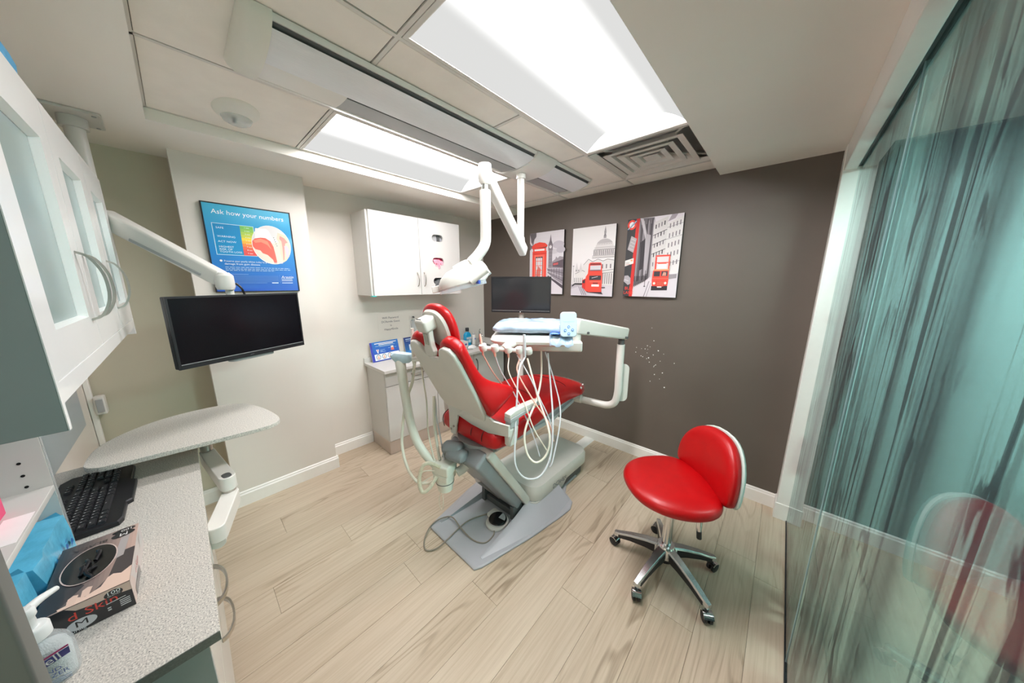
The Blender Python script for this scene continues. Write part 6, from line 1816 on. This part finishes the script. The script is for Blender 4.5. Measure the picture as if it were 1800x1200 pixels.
# star base
R0 = 0.257
obj('hub', MB().lathe([(0.030, 0.095), (0.046, 0.10), (0.048, 0.15), (0.040, 0.168), (0.025, 0.17)], (SC.x, SC.y, 0), 24), M['chrome'], stl, smooth=True)
obj('hub_underside', MB().lathe([(0.020, 0.07), (0.042, 0.078), (0.044, 0.099)], (SC.x, SC.y, 0), 24), M['black'], stl, smooth=True)
for k in range(5):
    a = math.radians(-103 + 72 * k)
    d = Vector((math.cos(a), math.sin(a), 0)); s_ = Vector((-d.y, d.x, 0))
    mb = MB(); rings = []
    for r, w_, zt, th in ((0.035, 0.024, 0.160, 0.05), (0.10, 0.021, 0.148, 0.042), (0.18, 0.0175, 0.125, 0.032), (0.24, 0.0155, 0.102, 0.026), (R0 + 0.012, 0.012, 0.093, 0.022)):
        c = SC + d * r
        rings.append([c + s_ * w_ + Vector((0, 0, zt - th)), c + s_ * w_ * 1.02 + Vector((0, 0, zt - 0.008)), c + s_ * w_ * 0.75 + Vector((0, 0, zt)), c - s_ * w_ * 0.75 + Vector((0, 0, zt)), c - s_ * w_ * 1.02 + Vector((0, 0, zt - 0.008)), c - s_ * w_ + Vector((0, 0, zt - th))])
    mb.loft(rings)
    lg = obj('leg', mb, M['polished'], stl, smooth=True)
    rings2 = []
    for r, w_, zt, th in ((0.05, 0.0255, 0.148, 0.045), (0.10, 0.0226, 0.137, 0.036), (0.18, 0.019, 0.114, 0.026), (R0 - 0.012, 0.0168, 0.09, 0.02)):
        c = SC + d * r
        rings2.append([c + s_ * w_ + Vector((0, 0, zt - th)), c + s_ * w_ + Vector((0, 0, zt)), c - s_ * w_ + Vector((0, 0, zt)), c - s_ * w_ + Vector((0, 0, zt - th))])
    obj('leg_liner', MB().loft(rings2), M['black'], lg)
    # caster
    c = SC + d * R0
    a2 = a + (0.7, -0.5, 0.4, 1.1, -0.3)[k]
    f = Vector((math.cos(a2), math.sin(a2), 0)); q = Vector((-f.y, f.x, 0))
    cs = obj('caster', MB().cyl(c + Vector((0, 0, 0.045)), c + Vector((0, 0, 0.08)), 0.008, 10), M['black'], stl, smooth=True)
    w0 = c + f * 0.010 + Vector((0, 0, 0.0265))
    for sg in (-1, 1):
        mb = MB().tube([w0 + q * sg * 0.005, w0 + q * sg * 0.008, w0 + q * sg * 0.017, w0 + q * sg * 0.020], [0.024, 0.0262, 0.0262, 0.020], 18, smooth=False)
        obj('wheel', mb, M['black'], cs, smooth=True)
    mb = MB(); rg = []
    for sg in (-0.021, 0.021):
        rg.append([w0 + q * sg + f * (0.029 * math.cos(t)) + Vector((0, 0, 0.029 * math.sin(t))) for t in [math.radians(25 + 15 * j) for j in range(9)]] + [w0 + q * sg + f * (0.025 * math.cos(t)) + Vector((0, 0, 0.025 * math.sin(t))) for t in [math.radians(145 - 15 * j) for j in range(9)]])
    mb.loft(rg); obj('hood', mb, M['chrome'], cs, smooth=True)

# ================================================================== THREE CANVAS PICTURES on the dark wall
def canvas(label, x0, x1, z0, z1, draw):
    t_ = thing('canvas_picture', label, 'picture', ((x0 + x1) / 2, YD, z0), group='canvas pictures on the dark wall')
    obj('canvas', MB().box(x0, x1, YD - 0.026, YD - 0.0006, z0, z1), M['canvasedge'], t_, bevel=0.002, seg=1)
    pr = Print(frame((x0, YD - 0.0262, z0), (1, 0, 0), (0, 0, 1)), 0.00006)
    w_, h_ = x1 - x0, z1 - z0
    draw(pr, w_, h_)
    obj('print', pr, M['print'], t_)
    return t_
class U:            # shapes in fractions of the picture
    def __init__(self, pr, w_, h_): self.p, self.w, self.h = pr, w_, h_
    def s(self, pts, c): self.p.shape([(a * self.w, b * self.h) for a, b in pts], c)
    def r(self, x0, y0, x1, y1, c): self.p.rect(x0 * self.w, y0 * self.h, x1 * self.w, y1 * self.h, c)
    def l(self, x0, y0, x1, y1, t, c): self.p.line(x0 * self.w, y0 * self.h, x1 * self.w, y1 * self.h, t * self.w, c)
    def o(self, x, y, a, b, c, n=24): self.p.oval(x * self.w, y * self.h, a * self.w, b * self.h, c, n)
RED, RD2, RD3 = (232, 72, 56), (206, 46, 40), (244, 110, 92)
def art_phone(pr, w_, h_):
    u = U(pr, w_, h_)
    pr.gradient(0, 0, w_, h_, (196, 190, 196), (226, 222, 226), 12)
    u.o(0.85, 0.78, 0.16, 0.06, (190, 184, 192)); u.o(0.72, 0.68, 0.14, 0.04, (200, 195, 200)); u.o(0.92, 0.70, 0.12, 0.05, (186, 180, 188))
    u.s([(0, 1), (0, 0.72), (0.10, 0.78), (0.14, 0.9), (0.20, 0.94), (0.20, 1)], (120, 112, 116)); u.s([(0, 0.98), (0.05, 0.86), (0.09, 0.80), (0.04, 0.80), (0, 0.84)], (216, 210, 212))
    for k in range(6): u.l(0.02 + 0.03 * k, 0.99, 0.05 + 0.025 * k, 0.84 + 0.015 * k, 0.012, (84, 78, 82))
    # clock tower
    u.r(0.575, 0.42, 0.685, 0.72, (150, 142, 148)); u.r(0.565, 0.70, 0.695, 0.80, (128, 120, 126)); u.s([(0.575, 0.80), (0.685, 0.80), (0.655, 0.855), (0.605, 0.855)], (112, 104, 110)); u.s([(0.605, 0.855), (0.655, 0.855), (0.63, 0.955)], (120, 112, 118))
    u.o(0.63, 0.755, 0.035, 0.024, (236, 232, 232)); u.l(0.63, 0.755, 0.63, 0.772, 0.006, (70, 64, 68)); u.l(0.63, 0.755, 0.645, 0.752, 0.006, (70, 64, 68))
    for k in range(4): u.l(0.59 + 0.027 * k, 0.43, 0.59 + 0.027 * k, 0.69, 0.007, (98, 92, 98))
    for k in range(5): u.l(0.58, 0.46 + 0.05 * k, 0.68, 0.46 + 0.05 * k, 0.006, (104, 98, 104))
    # far street, passing bus, fence, pavement
    u.s([(0.69, 0.52), (0.78, 0.56), (0.80, 0.60), (0.84, 0.57), (0.90, 0.60), (1, 0.585), (1, 0.40), (0.69, 0.42)], (150, 142, 148))
    u.s([(0.70, 0.50), (1, 0.55), (1, 0.42), (0.70, 0.44)], (96, 84, 92)); u.s([(0.72, 0.49), (0.86, 0.505), (0.86, 0.47), (0.72, 0.46)], (196, 90, 90))
    u.s([(0.54, 0.42), (1, 0.42), (1, 0.10), (0.58, 0.34)], (148, 140, 148))
    for k in range(5): u.l(0.56, 0.415 - 0.022 * k, 1, 0.40 - 0.062 * k, 0.012, (92, 84, 92) if k % 2 else (206, 200, 206))
    for k in range(6): u.l(0.60 + 0.075 * k, 0.41, 0.60 + 0.075 * k, 0.36 - 0.03 * k, 0.012, (96, 88, 96))
    u.s([(0.55, 0.30), (1, 0.10), (1, 0), (0.4, 0), (0.4, 0.2)], (214, 208, 214)); u.s([(0.58, 0.30), (1, 0.14), (1, 0.09), (0.56, 0.28)], (76, 68, 78))
    # red phone box
    u.r(0.09, 0.05, 0.52, 0.70, RED); u.s([(0.07, 0.745), (0.54, 0.765), (0.54, 0.79), (0.47, 0.825), (0.30, 0.845), (0.15, 0.825), (0.07, 0.78)], RED); u.s([(0.10, 0.745), (0.52, 0.765), (0.52, 0.752), (0.10, 0.732)], (96, 60, 60))
    u.r(0.11, 0.70, 0.50, 0.75, RED); u.r(0.15, 0.705, 0.46, 0.735, (236, 230, 228)); u.r(0.09, 0.655, 0.52, 0.665, RD2); u.r(0.15, 0.08, 0.46, 0.64, RD3)
    u.r(0.19, 0.10, 0.41, 0.61, (78, 70, 74)); u.r(0.205, 0.11, 0.395, 0.59, (214, 212, 214)); u.s([(0.22, 0.20), (0.33, 0.24), (0.36, 0.40), (0.28, 0.46), (0.22, 0.36)], (200, 120, 110)); u.s([(0.22, 0.12), (0.30, 0.12), (0.27, 0.30), (0.23, 0.30)], (92, 92, 98))
    for k in range(6): u.r(0.19, 0.16 + 0.075 * k, 0.41, 0.168 + 0.075 * k, RED)
    for k in (0.255, 0.335): u.r(k, 0.10, k + 0.012, 0.61, RED)
def art_dome(pr, w_, h_):
    u = U(pr, w_, h_)
    pr.gradient(0, 0, w_, h_, (226, 222, 222), (232, 230, 228), 8)
    u.r(0, 0, 1, 0.16, (206, 200, 206)); u.s([(0.0, 0.10), (0.3, 0.16), (0.0, 0.17)], (186, 180, 188))
    G1, G2, G3, DK = (206, 202, 200), (182, 178, 178), (150, 145, 146), (64, 60, 64)
    u.r(0.735, 0.82, 0.80, 0.85, G2); u.s([(0.735, 0.85), (0.80, 0.85), (0.775, 0.885), (0.76, 0.885)], G3); u.r(0.745, 0.885, 0.79, 0.925, G2); u.s([(0.75, 0.925), (0.785, 0.925), (0.768, 0.985)], G3)
    for k in range(3): u.l(0.752 + 0.015 * k, 0.825, 0.752 + 0.015 * k, 0.92, 0.005, DK)
    dome = [(0.56, 0.69)] + [(0.768 + 0.205 * math.cos(math.radians(t)), 0.69 + 0.125 * math.sin(math.radians(t))) for t in range(180, -1, -15)] + [(0.98, 0.69)]
    u.s(dome, (212, 208, 206)); u.s([(0.768 + 0.205 * math.cos(math.radians(t)), 0.69 + 0.125 * math.sin(math.radians(t))) for t in range(150, 20, -15)] + [(0.93, 0.755), (0.62, 0.752)], G2)
    for k in range(9): u.o(0.62 + 0.036 * k, 0.742, 0.006, 0.006, DK, 8)
    u.s([(0.53, 0.665), (1.0, 0.665), (1.0, 0.70), (0.56, 0.70)], G1); u.l(0.53, 0.668, 1.0, 0.668, 0.007, DK); u.l(0.545, 0.698, 1, 0.698, 0.006, G3)
    u.r(0.52, 0.585, 1.0, 0.665, (196, 192, 190))
    for k in range(11): u.l(0.545 + 0.042 * k, 0.59, 0.545 + 0.042 * k, 0.66, 0.013, DK if k % 2 else (92, 88, 90))
    for k in range(11): u.l(0.562 + 0.042 * k, 0.59, 0.562 + 0.042 * k, 0.66, 0.010, (226, 222, 218))
    u.r(0.50, 0.55, 1.0, 0.585, G1); u.l(0.50, 0.553, 1.0, 0.558, 0.006, DK); u.l(0.50, 0.584, 1.0, 0.584, 0.006, G3)
    u.s([(0.30, 0.46), (0.42, 0.54), (0.52, 0.50), (0.64, 0.535), (0.76, 0.505), (0.86, 0.53), (1, 0.51), (1, 0.16), (0.10, 0.16), (0.10, 0.32), (0.22, 0.36)], (216, 213, 210))
    for a, b in (((0.30, 0.46), (0.42, 0.54)), ((0.42, 0.54), (0.52, 0.50)), ((0.52, 0.50), (0.64, 0.535)), ((0.64, 0.535), (0.76, 0.505)), ((0.76, 0.505), (0.86, 0.53)), ((0.86, 0.53), (1, 0.51)), ((0.10, 0.33), (0.28, 0.38)), ((0.28, 0.38), (0.34, 0.36)), ((0.70, 0.36), (1, 0.385)), ((0.70, 0.33), (1, 0.345))): u.l(*a, *b, 0.008, DK)
    for k in range(6): u.r(0.72 + 0.047 * k, 0.18, 0.735 + 0.047 * k, 0.33, (110, 104, 106))
    for k in range(3): u.r(0.74 + 0.09 * k, 0.40, 0.765 + 0.09 * k, 0.46, (120, 114, 116))
    for k in range(2): u.s([(0.09 + 0.10 * k, 0.36), (0.17 + 0.10 * k, 0.36), (0.16 + 0.10 * k, 0.42), (0.135 + 0.10 * k, 0.50), (0.11 + 0.10 * k, 0.42)], (206, 203, 202)); u.r(0.12 + 0.06 * k, 0.37, 0.135 + 0.06 * k, 0.39, DK)
    u.s([(0.03, 0.16), (0.10, 0.19), (0.30, 0.19), (0.30, 0.165), (0.10, 0.165), (0.03, 0.13)], (60, 56, 60)); u.l(0.05, 0.16, 0.05, 0.45, 0.008, G3); u.r(0.03, 0.445, 0.07, 0.452, DK)
    for k in range(5): u.r(0.08 + 0.05 * k, 0.20, 0.10 + 0.05 * k, 0.27, (168, 164, 164))
    # road marks and red bus
    for k in range(3): u.l(0.20 + 0.04 * k, 0.14, 0.30 + 0.05 * k, 0.01, 0.012, (118, 112, 122))
    u.s([(0.34, 0.10), (0.42, 0.055), (0.80, 0.03), (0.70, 0.10)], (50, 46, 54)); u.r(0.72, 0.12, 0.84, 0.135, (70, 66, 72))
    u.s([(0.29, 0.13), (0.37, 0.085), (0.37, 0.26), (0.29, 0.235)], RD2); u.s([(0.30, 0.19), (0.36, 0.19), (0.36, 0.245), (0.30, 0.225)], (60, 56, 60))
    u.s([(0.37, 0.075), (0.46, 0.058), (0.76, 0.062), (0.76, 0.32), (0.735, 0.46), (0.715, 0.485), (0.47, 0.49), (0.435, 0.47), (0.42, 0.33), (0.37, 0.28)], RED); u.s([(0.46, 0.455), (0.72, 0.45), (0.70, 0.475), (0.48, 0.478)], (120, 50, 48))
    u.r(0.47, 0.37, 0.72, 0.445, (206, 204, 208)); u.r(0.47, 0.37, 0.72, 0.385, (120, 112, 122)); u.r(0.46, 0.235, 0.735, 0.30, (56, 54, 58)); u.l(0.52, 0.265, 0.66, 0.285, 0.012, (190, 190, 194)); u.r(0.52, 0.14, 0.70, 0.172, (232, 222, 218)); u.r(0.47, 0.205, 0.73, 0.217, RD3); u.r(0.45, 0.36, 0.735, 0.366, RD2); u.r(0.55, 0.182, 0.67, 0.196, (90, 40, 40))
def art_street(pr, w_, h_):
    u = U(pr, w_, h_)
    u.r(0, 0, 1, 1, (206, 200, 202)); u.s([(0.50, 1), (1, 1), (1, 0.9), (0.55, 0.88)], (228, 222, 226))
    DK, MD, LT = (62, 58, 62), (128, 122, 126), (216, 212, 210)
    # pale stone facades on the right
    u.s([(0.50, 0.93), (0.74, 0.985), (0.74, 0.30), (0.50, 0.34)], LT); u.s([(0.74, 0.90), (1, 0.97), (1, 0.28), (0.74, 0.30)], (224, 220, 218))
    u.s([(0.80, 1), (0.74, 0.92), (0.86, 0.95), (0.90, 1)], (170, 160, 168)); 
    for k in range(5):
        y_ = 0.90 - 0.115 * k
        for q in range(4):
            u.r(0.53 + 0.05 * q, y_ - 0.05 + 0.012 * q, 0.548 + 0.05 * q, y_ + 0.012 * q, MD if (k + q) % 3 else DK)
        for q in range(4):
            u.r(0.78 + 0.055 * q, y_ - 0.06 + 0.010 * q, 0.797 + 0.055 * q, y_ - 0.005 + 0.010 * q, MD)
    for y_ in (0.80, 0.685, 0.57): u.l(0.50, y_ - 0.03, 0.74, y_ + 0.03, 0.010, DK)
    for y_ in (0.86, 0.72, 0.42): u.l(0.74, y_ - 0.01, 1, y_ + 0.03, 0.006, MD)
    # dark facade on the left
    u.s([(0.18, 1), (0.50, 0.99), (0.50, 0.26), (0.40, 0.20), (0.20, 0.14)], (112, 106, 110))
    for k in range(14):
        x_ = 0.20 + 0.022 * k; u.l(x_, 0.20 + 0.01 * (k % 3), x_ + 0.01, 0.98 - 0.02 * (k % 4), 0.012, (DK, (168, 162, 166), MD, (46, 42, 46))[k % 4])
    u.s([(0.24, 1), (0.30, 0.99), (0.40, 0.76), (0.36, 0.74)], (196, 190, 194)); u.s([(0.36, 0.80), (0.46, 0.78), (0.44, 0.30), (0.38, 0.28)], (176, 170, 174)); u.s([(0.28, 0.70), (0.36, 0.74), (0.35, 0.36), (0.29, 0.34)], (56, 52, 56))
    for k in range(8): u.l(0.22 + 0.03 * k, 0.13 + 0.012 * k, 0.22 + 0.03 * k, 0.27, 0.010, (40, 38, 42))
    u.s([(0.18, 0.0), (1, 0), (1, 0.30), (0.74, 0.28), (0.52, 0.26), (0.40, 0.19), (0.18, 0.10)], (212, 205, 210)); u.l(0.50, 0.20, 0.42, 0.0, 0.012, (120, 112, 120)); u.l(0.54, 0.18, 0.47, 0.0, 0.008, (130, 122, 130)); u.l(0.42, 0.14, 0.42, 0.34, 0.010, DK); u.o(0.42, 0.135, 0.02, 0.006, DK)
    u.s([(0.74, 0.28), (0.98, 0.29), (0.98, 0.24), (0.80, 0.22)], (150, 144, 148))
    # post of signs at the left edge
    u.s([(0, 1), (0.22, 1), (0.18, 0), (0, 0)], (54, 54, 56)); u.s([(0.17, 1), (0.235, 1), (0.19, 0.0), (0.125, 0.0)], RD2)
    u.o(0.085, 0.93, 0.085, 0.062, RED); u.o(0.085, 0.93, 0.050, 0.037, (238, 234, 234)); u.s([(-0.0, 0.875), (0.02, 0.868), (0.18, 0.965), (0.165, 0.985)], (56, 110, 150)); u.l(0.01, 0.878, 0.17, 0.973, 0.008, (220, 226, 230))
    u.s([(0.03, 0.62), (0.15, 0.575), (0.20, 0.75), (0.09, 0.79)], (172, 166, 168)); 
    for k in range(4): u.l(0.06 + 0.012 * k, 0.635 + 0.04 * k, 0.15 + 0.010 * k, 0.605 + 0.04 * k, 0.008, (210, 206, 206))
    u.s([(0, 0.40), (0.17, 0.435), (0.17, 0.505), (0, 0.475)], (226, 222, 216)); u.r(0.02, 0.44, 0.09, 0.446, (130, 126, 124)); u.r(0.11, 0.465, 0.15, 0.485, (226, 160, 110)); u.r(0.02, 0.42, 0.12, 0.426, (196, 120, 110))
    u.s([(0, 0.20), (0.09, 0.15), (0.14, 0.17), (0.135, 0.245), (0.08, 0.28), (0.01, 0.275)], (168, 164, 168)); u.l(0.01, 0.225, 0.10, 0.205, 0.012, (210, 208, 210))
    pr.text('BUS', 0.012 * w_ / 0.41, 0.088 * h_, 0.036, RED); pr.text('LANE', 0.004, 0.030 * h_, 0.034, RED)
    # open top double decker seen from the front
    u.s([(0.55, 0.085), (0.84, 0.09), (0.84, 0.15), (0.55, 0.14)], (40, 36, 40))
    u.s([(0.56, 0.14), (0.84, 0.145), (0.85, 0.22), (0.84, 0.335), (0.56, 0.335), (0.55, 0.22)], RED); u.r(0.57, 0.335, 0.85, 0.352, (244, 170, 120))
    u.r(0.58, 0.262, 0.69, 0.325, (58, 52, 58)); u.r(0.715, 0.265, 0.825, 0.325, (66, 62, 70)); u.s([(0.73, 0.27), (0.80, 0.27), (0.80, 0.31), (0.75, 0.315)], (206, 150, 130)); u.r(0.64, 0.135, 0.77, 0.205, RD2)
    for k in range(5): u.l(0.66 + 0.024 * k, 0.14, 0.66 + 0.024 * k, 0.20, 0.006, (244, 150, 110))
    u.o(0.60, 0.175, 0.022, 0.016, (246, 226, 206)); u.o(0.80, 0.178, 0.022, 0.016, (246, 226, 206)); u.r(0.66, 0.122, 0.74, 0.136, (236, 232, 228)); u.r(0.56, 0.232, 0.85, 0.240, RD3)
    u.r(0.60, 0.352, 0.83, 0.50, (222, 214, 214)); u.r(0.585, 0.352, 0.615, 0.52, RED); u.r(0.82, 0.352, 0.845, 0.51, RD3); u.r(0.585, 0.425, 0.82, 0.437, RED); u.r(0.60, 0.505, 0.84, 0.525, RED); u.r(0.64, 0.36, 0.79, 0.42, (236, 232, 230)); u.r(0.64, 0.415, 0.79, 0.425, RD3); u.r(0.60, 0.50, 0.83, 0.507, (244, 190, 186))
canvas('small canvas print of a red phone box and clock tower, partly behind the monitor', -2.066, -1.648, 1.424, 2.036, art_phone)
canvas('canvas print of a red bus before a domed cathedral, middle of three', -1.550, -1.134, 1.417, 2.027, art_dome)
canvas('canvas print of an open top red bus in a street, rightmost of three', -1.036, -0.626, 1.426, 2.040, art_street)
